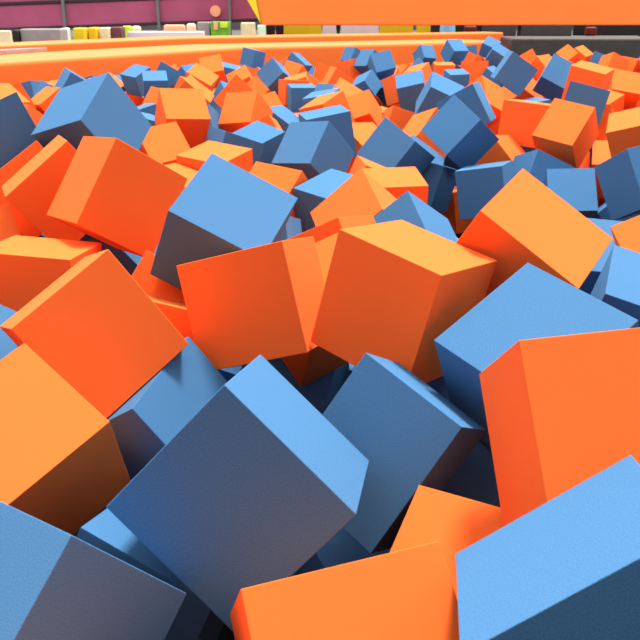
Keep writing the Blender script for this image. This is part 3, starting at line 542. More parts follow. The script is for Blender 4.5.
# the rest of the pit's filling: cubes lying deeper than, and beside, those in view
BURIED = [
(0,-1.251,3.395,0.470,0.322,-0.096,0.826,0.452),(1,4.598,9.964,0.522,0.646,0.737,-0.093,0.177),(1,-1.973,5.144,0.475,0.318,0.253,0.521,0.750),
(0,2.724,4.769,0.488,-0.956,-0.165,-0.006,0.243),(0,-3.202,7.049,0.531,-0.310,-0.928,0.177,0.109),(1,4.962,10.691,0.479,-0.596,0.468,0.651,-0.043),
(0,2.047,3.940,0.510,-0.232,0.581,-0.780,0.009),(0,2.994,5.018,0.549,0.240,-0.314,-0.695,0.601),(0,1.206,1.966,0.508,-0.857,0.069,-0.501,-0.100),
(1,4.213,8.407,0.498,0.548,-0.278,0.721,-0.322),(0,-1.857,2.796,0.544,-0.322,0.338,0.160,0.870),(1,-2.852,5.279,0.532,0.821,-0.260,-0.387,0.330),
(0,4.988,10.355,0.513,-0.006,0.166,-0.006,0.986),(0,2.134,6.858,0.464,-0.192,-0.478,-0.294,-0.805),(0,2.207,2.989,0.532,-0.573,-0.463,0.588,0.333),
(1,1.804,2.307,0.498,0.428,0.090,-0.719,0.540),(1,-2.152,2.959,0.466,0.973,0.020,0.085,0.213),(0,-0.970,3.151,0.534,0.208,-0.560,-0.580,-0.554),
(0,1.851,4.482,0.459,0.457,0.630,0.176,0.603),(0,-1.366,4.948,0.462,0.061,0.325,-0.905,0.268),(0,4.447,9.346,0.502,-0.224,-0.203,-0.776,0.553),
(1,-2.562,4.301,0.500,0.229,-0.749,-0.491,-0.381),(1,-2.421,6.036,0.489,0.639,0.741,0.013,-0.205),(1,2.896,5.862,0.481,-0.684,-0.189,-0.415,0.569),
(0,-2.546,5.478,0.502,-0.239,-0.596,-0.390,-0.660),(0,2.430,4.140,0.483,0.028,0.476,-0.827,-0.297),(1,3.105,5.620,0.497,0.190,0.219,-0.956,0.035),
(1,-1.282,1.857,0.521,0.387,0.892,-0.032,0.231),(1,1.391,1.494,0.491,0.522,-0.456,-0.701,0.168),(0,1.828,2.641,0.474,-0.587,0.440,-0.321,0.600),
(1,4.016,9.491,0.537,0.096,0.548,-0.088,0.827),(1,0.688,0.464,0.469,-0.532,0.352,0.586,0.500),(1,3.849,7.607,0.453,0.401,0.273,-0.823,-0.294),
(0,4.909,10.990,0.528,0.534,-0.349,-0.606,-0.475),(1,1.391,2.749,0.466,-0.611,0.103,0.433,-0.655),(0,3.975,7.852,0.524,-0.814,0.399,0.112,-0.407),
(1,4.480,10.954,0.529,-0.050,-0.035,-0.922,0.382),(0,-1.464,2.892,0.507,-0.650,-0.404,-0.307,-0.566),(1,-2.126,4.712,0.478,-0.784,-0.579,-0.153,-0.164),
(1,3.833,8.879,0.495,-0.235,0.609,-0.330,-0.682),(0,2.726,6.390,0.542,-0.786,0.323,-0.110,0.515),(1,1.760,3.662,0.510,0.241,0.174,0.428,0.854),
(0,-3.132,5.777,0.476,0.382,-0.496,0.051,-0.778),(1,3.325,7.786,0.522,-0.402,-0.037,-0.841,-0.360),(1,-3.025,7.305,0.546,-0.166,0.527,0.829,0.084),
(0,-2.923,6.006,0.458,-0.348,0.655,0.282,0.609),(0,-2.661,6.624,0.534,-0.143,0.138,-0.520,-0.831),(0,4.998,10.046,0.549,-0.149,0.470,-0.482,0.724),
(0,4.447,8.833,0.513,0.040,0.524,0.818,-0.235),(1,-1.075,4.101,0.521,-0.971,-0.218,0.049,0.087),(1,1.697,7.407,0.482,-0.463,0.592,-0.651,-0.104),
(0,2.972,7.152,0.527,0.774,-0.316,0.544,0.068),(1,3.260,6.209,0.468,0.357,0.094,-0.502,0.782),(0,1.489,2.264,0.454,-0.687,-0.052,0.607,-0.397),
(1,4.109,9.029,0.464,-0.297,0.316,-0.865,0.253),(0,-0.774,1.157,0.536,-0.658,-0.466,0.264,-0.530),(0,2.270,5.507,0.470,0.070,-0.446,-0.892,-0.006),
(1,3.878,7.135,0.482,-0.657,-0.638,0.369,0.162),(0,3.156,7.550,0.474,0.012,0.770,-0.521,-0.368),(1,1.196,1.701,0.502,0.925,-0.240,0.286,0.074),
(1,-3.145,6.189,0.468,-0.321,0.116,0.939,-0.034),(1,2.165,3.512,0.490,-0.364,0.823,0.046,-0.433),(0,1.991,6.251,0.547,0.609,0.721,0.330,0.000),
(0,4.237,10.642,0.509,-0.057,0.191,0.872,0.447),(0,-1.655,4.139,0.467,0.375,0.090,-0.110,-0.916),(1,-1.369,2.277,0.477,-0.572,0.618,-0.368,-0.395),
(0,-1.240,0.761,0.508,-0.639,-0.489,0.534,0.261),(1,-0.906,1.758,0.472,0.758,0.442,-0.479,-0.035),(0,2.514,4.542,0.481,-0.257,0.532,0.382,-0.710),
(0,-2.741,5.761,0.469,0.402,0.045,0.114,0.907),(0,-1.199,2.819,0.467,-0.333,-0.567,-0.575,0.487),(0,-2.179,5.434,0.451,-0.167,0.565,0.146,0.795),
(0,2.065,6.573,0.506,-0.713,0.460,-0.443,-0.290),(1,2.716,6.895,0.464,0.382,-0.094,0.296,-0.870),(0,3.852,10.078,0.533,-0.334,0.224,0.390,-0.829),
(0,-1.297,3.117,0.547,-0.901,-0.200,0.289,0.255),(1,-3.589,6.576,0.488,-0.309,0.652,-0.667,0.187),(1,-2.109,4.163,0.522,-0.687,0.276,-0.348,0.575),
(0,2.338,7.830,0.483,-0.359,-0.308,0.653,0.592),(1,-3.188,7.618,0.490,0.049,0.619,0.626,-0.472),(1,-1.035,1.147,0.544,-0.174,-0.468,-0.632,-0.593),
(1,3.848,8.276,0.494,0.625,-0.092,-0.719,-0.290),(1,3.346,7.321,0.545,-0.163,0.039,0.659,-0.733),(1,3.209,8.238,0.547,-0.664,-0.700,-0.186,-0.185),
(1,3.036,7.843,0.477,0.342,0.269,-0.535,0.724),(0,4.704,9.648,0.517,-0.734,-0.448,0.242,-0.449),(0,5.211,11.140,0.517,0.747,0.386,0.539,0.056),
(0,3.540,6.887,0.541,0.245,-0.493,0.205,0.809),(1,5.122,11.541,0.503,0.559,0.636,-0.050,-0.530),(1,2.698,6.067,0.490,0.190,-0.330,-0.900,0.213),
(0,0.810,1.261,0.450,-0.537,-0.485,-0.230,0.651),(0,2.382,5.117,0.475,-0.734,-0.374,-0.311,0.474),(0,3.092,6.722,0.479,0.705,0.576,-0.268,-0.316),
(1,0.572,0.901,0.459,0.439,-0.177,-0.731,0.492),(1,3.655,9.474,0.531,0.240,-0.487,-0.489,0.683),(0,1.959,3.024,0.506,-0.736,0.171,-0.552,0.352),
(0,-1.482,1.371,0.499,-0.394,-0.897,-0.117,0.163),(0,2.139,4.429,0.537,-0.286,0.301,-0.903,-0.108),(1,-2.458,3.867,0.457,-0.448,0.362,-0.551,0.604),
(1,-2.884,5.559,0.487,0.114,-0.816,-0.506,0.255),(0,2.327,11.043,0.453,0.690,-0.575,0.434,0.066),(1,-2.827,6.953,0.494,0.655,-0.025,-0.164,0.737),
(1,-2.201,4.413,0.477,0.662,0.647,-0.035,0.376),(1,0.570,9.509,0.516,0.694,0.596,-0.328,-0.234),(0,4.007,8.625,0.550,-0.328,-0.043,0.637,0.697),
(0,2.594,5.774,0.474,0.096,0.988,0.115,0.028),(0,-2.439,5.169,0.530,-0.877,0.031,0.075,0.473),(1,-2.096,3.371,0.495,0.459,-0.116,0.181,-0.862),
(0,4.638,11.207,0.504,-0.133,0.644,-0.427,0.621),(1,-3.712,6.890,0.494,0.897,-0.012,0.432,-0.096),(1,4.367,9.709,0.536,-0.385,-0.201,-0.374,0.819),
(1,-1.550,1.678,0.508,-0.720,-0.623,0.254,-0.171),(1,2.388,11.503,0.451,0.557,-0.435,-0.433,0.560),(0,1.708,2.059,0.527,-0.860,0.268,0.353,0.250),
(0,-2.208,4.997,0.545,0.571,0.414,-0.539,-0.460),(1,1.531,3.231,0.467,0.054,0.979,-0.146,0.128),(1,5.303,10.624,0.478,0.370,-0.358,-0.550,-0.657),
(0,2.260,7.215,0.514,-0.725,0.595,0.186,-0.292),(1,5.552,11.290,0.466,-0.635,0.113,-0.746,-0.165),(1,-1.829,3.946,0.497,-0.098,-0.858,0.076,0.499),
(1,3.533,8.098,0.461,-0.429,0.384,-0.135,0.807),(0,2.455,8.047,0.457,0.070,-0.379,0.896,0.220),(0,-3.205,6.760,0.497,0.402,0.849,0.300,-0.164),
(0,1.057,0.974,0.481,-0.502,-0.287,0.243,-0.779),(1,4.415,11.299,0.515,-0.923,-0.313,-0.186,0.123),(1,1.271,1.215,0.462,0.118,-0.235,-0.532,0.805),
(0,0.688,9.998,0.450,-0.047,-0.840,-0.466,0.273),(1,-2.533,4.816,0.501,0.300,0.854,-0.017,0.424),(0,4.657,10.252,0.487,-0.405,0.619,-0.353,-0.573),
(0,2.065,4.751,0.525,-0.421,-0.332,0.187,0.823),(1,1.338,3.027,0.522,-0.483,0.824,-0.263,-0.136),(0,-2.378,3.449,0.525,0.316,0.879,0.061,-0.351),
(1,3.686,7.349,0.470,0.014,-0.501,-0.811,-0.303),(0,1.582,6.856,0.483,0.488,0.834,-0.180,0.184),(0,1.155,4.662,0.470,-0.684,-0.716,0.087,0.113),
(0,2.422,6.072,0.509,-0.026,-0.005,0.710,0.704),(0,-2.559,6.341,0.549,0.391,0.105,-0.909,0.099),(1,2.532,7.129,0.466,0.629,-0.716,0.273,-0.131),
(1,-1.460,3.817,0.521,0.857,0.311,0.343,0.225),(0,-1.607,2.071,0.481,0.790,0.058,0.464,-0.397),(1,2.577,5.484,0.494,0.889,-0.399,-0.164,0.154),
(0,-0.273,9.726,0.458,0.488,-0.110,0.675,0.542),(0,-1.442,5.284,0.513,-0.439,-0.089,-0.418,-0.790),(0,4.523,10.514,0.536,-0.229,-0.261,0.037,-0.937),
(1,-1.022,3.771,0.549,-0.431,-0.536,-0.565,0.456),(1,1.306,0.784,0.463,0.900,-0.004,0.055,-0.432),(0,-1.862,3.641,0.530,0.240,-0.450,-0.598,-0.618),
(1,-3.434,6.160,0.499,0.774,-0.168,-0.011,-0.610),(1,-1.780,2.282,0.508,0.287,0.289,0.642,0.650),(1,1.805,6.047,0.538,-0.196,0.709,-0.126,-0.666),
(1,1.903,8.438,0.456,-0.802,-0.230,0.371,-0.408),(0,-1.127,1.580,0.460,0.404,-0.067,-0.826,-0.387),(0,2.718,5.072,0.464,-0.373,-0.518,0.750,0.171),
(1,-1.460,5.591,0.462,-0.717,-0.678,-0.159,-0.031),(1,4.113,10.281,0.472,-0.310,0.770,0.530,0.175),(0,3.652,8.568,0.521,-0.165,-0.468,0.868,0.010),
(0,4.971,11.331,0.513,-0.837,0.273,-0.059,-0.470),(0,-0.832,0.586,0.544,0.442,-0.222,0.378,-0.783),(0,3.765,9.164,0.488,0.421,-0.100,-0.247,0.867),
(0,-2.034,2.577,0.510,-0.275,-0.035,-0.155,0.948),(0,3.305,6.489,0.514,-0.695,0.430,-0.023,-0.576),(1,4.086,8.159,0.481,-0.308,0.819,0.482,-0.040),
(0,4.628,9.021,0.480,0.299,0.606,0.687,-0.267),(1,1.770,11.297,0.517,-0.072,-0.971,0.214,0.076),(0,1.946,4.215,0.531,0.439,0.485,0.131,-0.745),
(0,5.689,11.576,0.515,-0.769,0.058,0.497,-0.397),(1,-2.814,4.826,0.478,-0.437,-0.436,0.761,0.199),(0,-1.459,5.920,0.462,0.787,0.170,0.494,0.327),
(1,2.658,4.266,0.490,0.245,-0.440,-0.573,0.647),(1,2.120,7.485,0.508,0.663,-0.197,-0.531,0.490),(1,3.055,9.344,0.475,-0.611,-0.604,-0.299,-0.415),
(1,1.054,2.275,0.549,-0.070,-0.428,-0.876,-0.213),(0,-1.828,3.188,0.452,-0.344,0.622,0.194,0.676),(1,1.826,3.368,0.528,-0.180,0.833,0.266,-0.451),
(1,-3.424,7.139,0.540,-0.893,-0.304,0.193,0.271),(1,-1.221,4.531,0.498,-0.097,0.948,-0.187,-0.240),(1,-0.698,2.730,0.530,-0.350,0.345,-0.722,-0.488),
(0,-1.613,2.647,0.469,-0.789,0.264,-0.420,-0.362),(1,3.620,6.575,0.541,0.003,-0.780,-0.092,-0.619),(1,3.416,8.379,0.469,0.264,-0.089,-0.811,0.514),
(1,2.988,9.072,0.483,0.754,0.636,-0.159,0.036),(0,-2.309,5.675,0.491,-0.370,-0.293,-0.346,-0.811),(1,2.968,5.312,0.475,0.519,0.214,0.317,0.764),
(1,-1.532,3.265,0.451,0.113,0.733,0.586,-0.326),(0,0.868,5.511,0.454,0.663,0.746,-0.036,-0.053),(0,-1.152,2.548,0.508,-0.724,-0.055,0.377,0.575),
(1,-1.916,4.479,0.462,-0.366,0.417,-0.516,0.653),(0,3.535,8.996,0.491,-0.186,0.202,-0.959,-0.072),(1,-3.188,6.492,0.477,0.927,0.250,0.189,0.208),
(1,-2.784,6.312,0.457,-0.189,0.916,0.106,0.339),(0,1.645,4.082,0.459,-0.643,-0.216,-0.567,-0.467),(1,1.640,1.662,0.497,0.620,-0.650,-0.190,0.397),
(0,1.488,6.407,0.469,-0.041,0.459,-0.711,-0.530),(0,4.145,9.890,0.497,0.329,0.476,0.727,0.370),(1,2.351,8.533,0.457,0.372,-0.047,0.562,0.737),
(0,-1.077,2.235,0.540,0.623,-0.313,0.701,0.149),(1,-0.767,5.049,0.465,-0.247,-0.283,0.545,-0.749),(0,2.979,6.211,0.530,0.733,-0.056,0.305,0.606),
(0,2.246,9.991,0.450,-0.137,0.193,-0.110,0.965),(1,0.748,10.296,0.466,0.089,-0.745,-0.592,-0.294),(1,2.291,3.781,0.515,-0.519,0.300,0.499,0.626),
(0,2.437,4.813,0.483,0.951,0.156,-0.181,0.198),(1,-2.772,4.563,0.515,-0.333,-0.440,-0.348,0.758),(0,2.518,9.205,0.452,-0.565,-0.010,-0.278,0.777),
(0,-0.800,0.837,0.474,0.313,-0.308,0.167,0.883),(0,1.718,2.895,0.529,0.307,0.431,0.733,-0.426),(0,1.858,8.068,0.452,-0.225,-0.606,-0.762,-0.037),
(0,1.663,5.467,0.455,0.365,-0.628,-0.276,0.630),(0,-2.185,3.851,0.495,-0.673,0.516,0.159,0.506),(1,0.995,0.607,0.499,-0.325,0.802,0.494,0.087),
(0,4.513,11.566,0.453,0.471,-0.577,0.621,-0.243),(1,2.331,5.808,0.518,-0.132,-0.667,-0.728,-0.086),(1,1.283,2.444,0.468,-0.845,-0.327,-0.424,0.008),
(1,4.458,8.578,0.505,0.215,0.494,0.074,-0.839),(0,3.456,7.527,0.474,0.899,-0.199,0.383,-0.073),(1,-3.059,7.859,0.532,0.781,-0.252,-0.336,-0.463),
(0,-0.975,3.473,0.485,0.270,0.727,-0.564,-0.285),(0,1.763,6.500,0.468,0.216,-0.542,-0.555,0.593),(0,3.791,9.735,0.531,-0.836,0.095,0.010,-0.540),
(0,0.905,5.788,0.453,-0.587,-0.657,-0.470,-0.045),(1,2.005,8.974,0.461,0.083,0.212,-0.917,-0.327),(0,2.815,7.367,0.471,0.286,0.002,0.701,0.653),
(1,2.104,5.134,0.515,-0.055,0.275,-0.925,0.257),(1,0.399,1.737,0.463,0.240,0.641,0.045,-0.728),(0,-0.714,4.315,0.474,-0.147,0.782,-0.197,0.573),
(0,3.243,5.911,0.477,-0.279,-0.669,-0.673,0.144),(0,-3.104,5.330,0.539,-0.901,-0.357,0.057,0.239),(1,4.393,10.295,0.503,0.042,0.529,0.176,0.829),
(1,-3.371,5.874,0.534,-0.631,0.499,0.522,-0.282),(0,3.277,9.676,0.456,-0.858,0.176,0.052,-0.480),(1,-1.071,8.896,0.467,0.138,0.880,-0.431,-0.143),
(1,3.241,6.940,0.501,-0.389,0.102,0.346,0.848),(1,0.504,9.777,0.472,-0.447,0.619,0.600,-0.239),(1,-2.947,6.641,0.522,-0.320,-0.343,-0.759,0.450),
(1,2.651,6.624,0.453,0.696,0.439,0.489,-0.289),(0,0.938,6.626,0.451,-0.705,-0.653,0.008,0.278),(0,-2.976,5.078,0.453,-0.213,0.500,0.346,0.764),
(1,2.392,7.474,0.497,-0.969,-0.011,-0.172,0.175),(0,-0.859,1.429,0.547,-0.784,-0.311,0.347,0.410),(0,2.101,2.726,0.484,0.245,0.271,0.892,-0.265),
(1,1.057,5.974,0.401,0.280,0.318,-0.836,-0.347),(0,0.408,10.192,0.397,-0.511,-0.596,-0.465,-0.410),(0,1.202,4.887,0.402,0.231,0.542,-0.729,-0.347),
(1,-0.380,10.248,0.379,0.386,0.620,-0.659,-0.181),(0,-1.002,7.056,0.394,-0.389,0.639,-0.638,0.185),(0,-0.272,2.479,0.447,0.736,0.633,-0.158,-0.182),
(1,-0.983,6.683,0.394,0.373,-0.529,-0.137,0.750),(1,1.115,6.372,0.381,0.363,0.209,0.557,0.717),(1,0.227,6.111,0.383,-0.609,0.742,0.080,-0.270),
(1,-0.611,6.494,0.384,0.254,-0.217,0.244,0.911),(0,-1.616,6.498,0.426,0.363,0.160,0.440,-0.806),(1,-1.204,9.552,0.393,-0.141,0.467,-0.872,-0.047),
(0,-0.173,0.479,0.449,0.864,0.322,0.360,0.144),(1,4.654,10.695,0.430,0.877,-0.169,-0.041,0.448),(1,5.328,10.898,0.409,0.583,0.501,-0.541,0.341),
(1,0.695,11.267,0.413,-0.780,0.576,-0.210,-0.126),(0,4.933,9.710,0.385,0.484,0.828,0.255,0.125),(0,0.432,10.686,0.384,0.553,-0.636,0.394,0.366),
(0,-1.209,9.133,0.430,-0.845,0.040,0.189,-0.499),(1,0.718,11.579,0.410,0.388,-0.009,0.829,-0.403),(0,3.583,10.792,0.377,-0.297,0.340,0.449,0.771),
(1,-1.380,4.250,0.382,0.757,-0.245,0.416,-0.441),(0,2.404,8.878,0.407,-0.080,-0.484,0.189,0.851),(0,-0.025,4.661,0.378,-0.501,-0.001,0.858,-0.113),
(1,3.680,7.883,0.435,0.653,-0.586,0.018,0.480),(1,3.567,10.454,0.391,0.163,0.727,0.365,-0.558),(1,-0.475,8.729,0.376,-0.362,0.427,0.623,-0.546),
(0,-0.869,11.333,0.409,-0.149,-0.804,-0.232,-0.527),(1,1.972,7.185,0.394,0.595,0.135,0.733,0.300),(1,0.738,5.173,0.427,-0.393,-0.043,-0.886,-0.243),
(1,1.578,3.459,0.397,0.613,-0.289,0.231,-0.698),(0,2.658,7.797,0.381,0.619,0.046,-0.378,-0.687),(1,-0.347,10.915,0.380,0.916,0.193,-0.351,0.029),
(1,-1.875,6.974,0.387,0.495,-0.123,-0.857,-0.072),(1,1.903,4.997,0.393,-0.488,-0.561,0.647,0.167),(0,2.239,9.651,0.393,-0.841,0.234,0.487,0.035),
(0,3.880,10.425,0.382,0.101,0.360,-0.899,0.227),(1,0.776,7.098,0.374,0.813,-0.555,-0.051,-0.169),(0,-2.475,6.755,0.370,0.975,-0.137,-0.140,-0.104),
(0,2.576,8.673,0.376,-0.591,-0.626,-0.509,0.007),(1,4.104,11.211,0.378,0.073,0.948,0.300,0.074),(0,2.201,3.257,0.394,0.345,0.559,-0.731,0.183),
(0,-2.321,6.308,0.407,-0.402,-0.351,-0.630,0.565),(1,3.816,11.393,0.375,-0.037,-0.739,-0.652,0.166),(1,0.697,2.654,0.373,-0.387,0.481,0.786,-0.024),
(1,2.776,9.145,0.370,-0.373,0.702,0.266,-0.545),(0,3.102,9.914,0.384,0.976,0.066,0.094,0.186),(0,-1.644,2.996,0.381,0.092,0.081,0.992,0.004),
(0,1.664,9.379,0.378,-0.086,-0.634,-0.203,-0.741),(1,0.489,10.463,0.393,0.035,0.753,0.105,0.649),(0,-0.396,9.498,0.419,-0.276,0.089,-0.954,0.077),
(1,2.723,9.955,0.378,0.515,0.658,-0.411,0.363),(0,2.549,3.863,0.388,0.072,-0.446,0.050,-0.891),(1,-1.043,0.647,0.374,0.714,0.030,-0.380,-0.587),
(1,-3.362,7.457,0.405,0.357,-0.009,-0.221,0.908),(0,0.784,7.471,0.385,0.627,-0.382,-0.508,0.450),(1,-1.746,8.543,0.381,-0.079,-0.741,-0.264,0.612),
(0,-2.814,7.218,0.400,-0.534,-0.657,0.292,0.445),(0,-1.654,6.148,0.411,-0.745,0.650,0.070,-0.132),(1,1.463,4.796,0.462,0.696,0.335,0.441,0.457),
(0,-1.553,3.535,0.434,-0.724,-0.052,-0.241,-0.644),(1,1.739,9.777,0.404,-0.070,-0.996,-0.046,0.001),(0,2.916,11.121,0.395,-0.568,0.639,0.403,-0.326),
(1,0.049,4.294,0.389,0.962,-0.183,-0.053,-0.193),(0,1.533,5.154,0.400,-0.136,0.443,-0.884,-0.067),(1,0.981,8.387,0.391,0.203,0.392,0.482,-0.757),
(1,-2.476,7.146,0.379,-0.476,-0.454,0.559,-0.505),(0,0.972,1.502,0.416,0.468,-0.771,-0.085,-0.424),(1,0.576,1.334,0.384,-0.669,-0.104,-0.707,0.203),
(1,4.859,11.584,0.447,-0.726,0.622,0.043,0.291),(0,-0.787,2.971,0.388,0.404,-0.210,-0.783,-0.424),(1,-0.623,0.531,0.404,-0.477,-0.126,0.747,-0.445),
(0,-1.321,10.715,0.374,-0.398,-0.076,-0.740,0.537),(0,-0.861,5.673,0.375,0.806,-0.342,-0.120,0.468),(0,0.133,8.062,0.371,-0.928,0.272,-0.243,0.078),
(0,4.070,10.874,0.386,0.921,-0.141,-0.325,-0.164),(1,-0.965,9.308,0.377,-0.620,0.756,-0.019,-0.209),(1,3.010,11.347,0.379,0.979,0.063,-0.011,-0.193),
(1,2.780,8.168,0.397,0.178,0.570,0.767,0.237),(0,-0.354,11.429,0.377,-0.208,0.385,0.737,0.514),(0,2.292,8.218,0.467,-0.128,-0.296,0.451,0.832),
(1,-1.127,8.233,0.446,-0.768,-0.613,-0.116,-0.145),(0,0.573,11.003,0.400,0.389,-0.152,-0.359,0.834),(1,-1.220,10.097,0.371,-0.069,0.788,0.501,-0.352),
(1,4.724,9.249,0.374,-0.264,0.726,-0.535,-0.343),(0,3.455,8.746,0.375,-0.683,-0.083,-0.654,0.313),(1,3.365,10.048,0.381,0.836,0.462,-0.144,-0.259),
(0,2.430,10.768,0.411,-0.534,-0.667,-0.478,-0.205),(0,1.501,1.964,0.376,0.205,0.616,-0.562,0.512),(0,2.641,9.649,0.414,0.941,0.192,0.228,-0.160),
(1,2.793,11.570,0.371,0.141,-0.010,-0.179,0.973),(1,-1.178,2.045,0.378,-0.743,-0.170,0.447,-0.468),(0,2.360,10.519,0.395,0.277,-0.298,0.345,0.846),
(1,0.247,9.640,0.380,-0.629,0.279,0.132,-0.714),(1,2.101,9.487,0.442,0.809,0.559,-0.057,-0.176),(0,-0.500,9.935,0.392,-0.106,0.121,-0.060,-0.985),
(1,-3.435,6.861,0.402,0.744,0.255,-0.270,-0.555),(0,2.413,3.566,0.417,-0.066,0.804,-0.141,0.574),(0,1.971,8.662,0.389,0.030,0.229,0.329,-0.916),
(1,-0.369,8.084,0.374,-0.967,0.101,-0.023,0.231),(0,-1.066,7.327,0.378,-0.414,-0.688,-0.549,-0.231),(1,0.056,8.923,0.374,0.067,-0.369,-0.063,-0.925),
(0,-0.433,5.884,0.394,-0.495,0.041,-0.095,-0.863),(1,4.186,9.275,0.383,0.310,-0.250,0.051,0.916),(1,1.306,6.750,0.382,0.801,0.558,-0.212,0.047),
(0,0.812,10.828,0.385,-0.460,0.551,-0.538,-0.441),(0,-1.907,7.506,0.386,-0.828,0.320,-0.432,-0.162),(0,1.095,7.472,0.376,-0.359,-0.361,-0.710,0.487),
(1,2.095,9.216,0.370,-0.039,0.587,-0.247,-0.770),(0,0.848,0.855,0.386,0.328,-0.589,-0.354,0.648),(0,3.731,11.103,0.381,0.757,-0.520,0.271,-0.289),
(1,-2.180,6.044,0.375,0.537,0.308,-0.601,-0.505),(0,-1.368,1.012,0.391,0.307,0.585,0.748,-0.055),(0,4.188,7.870,0.378,0.598,-0.392,0.169,-0.678),
(1,0.753,7.795,0.374,-0.363,0.727,-0.019,-0.582),(1,1.507,10.054,0.338,0.794,0.204,0.366,0.441),(0,-2.070,3.607,0.289,0.135,-0.596,-0.273,-0.743),
(0,-1.275,1.230,0.315,-0.970,0.199,-0.077,0.120),(0,2.027,11.301,0.321,-0.395,-0.354,0.029,-0.847),(1,1.246,9.383,0.288,0.551,0.582,0.488,-0.347),
(1,-1.860,9.487,0.294,0.531,0.016,-0.134,0.836),(0,2.649,6.368,0.298,0.368,0.668,0.090,0.640),(1,3.158,10.688,0.308,0.449,0.847,-0.255,-0.130),
(1,0.641,5.657,0.275,0.973,0.118,-0.012,0.199),(0,-0.852,7.495,0.295,0.923,-0.255,0.269,0.107),(0,-1.284,11.123,0.311,-0.180,0.286,-0.582,-0.740),
(0,3.125,10.270,0.337,0.825,-0.512,-0.125,0.205),(0,3.747,6.834,0.323,0.355,0.910,-0.116,0.179),(1,-2.474,7.469,0.298,0.384,-0.517,-0.153,-0.750),
(1,-3.084,8.010,0.291,0.161,-0.029,0.199,-0.966),(1,-2.247,3.399,0.283,0.166,0.463,0.116,-0.863),(0,2.480,11.221,0.286,-0.141,-0.218,-0.589,-0.766),
(0,3.108,6.112,0.275,0.840,0.484,0.228,-0.090),(1,2.198,4.877,0.284,0.787,0.589,-0.148,0.104),(0,3.094,8.647,0.316,0.650,-0.132,0.324,-0.675),
(1,-0.635,9.551,0.312,-0.284,-0.070,-0.630,0.720),(0,-2.329,4.192,0.365,-0.164,-0.386,-0.526,-0.740),(1,-0.490,5.107,0.275,0.172,0.807,0.349,0.445),
(0,-2.837,7.611,0.301,0.090,-0.458,-0.009,0.884),(0,-2.461,5.639,0.310,0.307,-0.848,-0.361,-0.238),(1,5.049,10.145,0.313,0.384,-0.435,-0.765,0.279),
(1,4.319,9.911,0.304,-0.915,0.055,-0.394,0.063),(0,-1.287,2.485,0.283,-0.873,0.410,-0.054,0.258),(0,2.198,7.354,0.288,-0.122,-0.460,-0.503,0.721),
(0,-0.051,3.498,0.320,-0.232,0.665,-0.691,-0.164),(0,0.492,5.381,0.293,-0.476,0.397,-0.771,0.145),(0,-1.601,5.804,0.274,0.779,0.412,0.274,-0.386),
(1,2.259,4.045,0.274,-0.295,-0.275,0.885,-0.233),(1,-1.106,5.580,0.352,-0.523,0.029,0.055,-0.850),(1,1.090,6.970,0.328,0.709,0.585,-0.300,-0.257),
(1,4.485,11.002,0.281,0.286,-0.933,0.219,-0.006),(1,1.658,5.806,0.312,0.057,0.062,0.721,0.688),(0,-1.993,6.651,0.293,-0.306,0.578,-0.596,-0.466),
(0,2.989,6.529,0.286,0.610,-0.243,-0.179,-0.733),(0,3.360,6.790,0.332,-0.130,0.270,0.191,-0.935),(1,1.138,9.745,0.339,-0.504,0.115,0.721,0.462),
(0,2.854,9.380,0.293,-0.083,0.830,-0.127,-0.537),(0,-0.067,3.823,0.301,-0.234,-0.103,0.966,-0.033),(1,-0.468,11.181,0.316,-0.277,-0.536,-0.449,0.659),
(0,-2.530,8.849,0.295,-0.311,-0.318,-0.810,-0.383),(1,4.685,9.450,0.271,0.296,0.849,0.064,-0.433),(0,1.388,1.068,0.276,0.213,-0.343,-0.352,0.844),
(1,4.201,8.689,0.372,-0.475,0.293,0.109,0.823),(1,-2.702,8.122,0.300,-0.454,-0.646,-0.412,-0.456),(1,1.676,7.134,0.321,-0.376,-0.789,0.358,-0.330),
(1,-0.603,6.848,0.271,0.098,-0.132,0.847,0.506),(0,0.204,10.548,0.273,0.609,-0.478,-0.630,0.056),(0,-2.444,4.951,0.323,0.043,0.764,0.556,-0.325),
(1,1.929,6.969,0.277,-0.831,0.517,-0.197,-0.052),(1,-1.989,9.753,0.314,-0.948,-0.056,0.240,-0.201),(1,1.517,1.684,0.297,0.295,-0.503,0.681,-0.444),
(1,-1.109,7.775,0.320,-0.865,-0.246,0.236,0.368),(0,-0.631,9.175,0.328,-0.382,0.587,-0.648,0.300),(0,-1.284,10.371,0.404,-0.522,0.607,-0.379,-0.464),
(0,1.884,6.254,0.274,0.183,0.769,0.166,0.589),(0,-1.746,9.235,0.277,-0.254,-0.126,0.695,0.661),(1,0.173,9.254,0.282,-0.382,0.769,0.288,-0.423),
(1,0.346,6.378,0.272,0.944,-0.128,-0.269,-0.146),(0,-2.513,4.603,0.330,0.335,0.696,0.627,-0.102),(0,2.855,10.194,0.382,0.036,0.433,-0.900,-0.034),
(1,1.318,5.725,0.337,-0.084,0.846,-0.100,-0.517),(1,-2.152,7.632,0.328,-0.200,-0.586,-0.616,-0.487),(1,3.671,10.125,0.293,-0.865,0.104,0.436,-0.227),
(0,-1.095,8.462,0.284,0.184,0.770,-0.186,-0.582),(1,-2.730,5.218,0.331,-0.780,0.521,-0.340,-0.072),(0,0.237,9.974,0.273,0.279,-0.355,-0.889,-0.072),
(0,-3.144,5.495,0.336,-0.631,0.012,0.233,-0.740),(1,0.504,2.038,0.341,0.811,0.283,0.292,-0.421),(1,-1.154,6.273,0.339,-0.493,0.183,-0.349,0.776),
(0,0.654,2.393,0.314,0.442,-0.646,-0.615,-0.090),(0,-0.434,6.370,0.271,0.220,0.213,0.337,-0.891),(0,-0.964,1.112,0.272,-0.394,-0.162,0.093,-0.900),
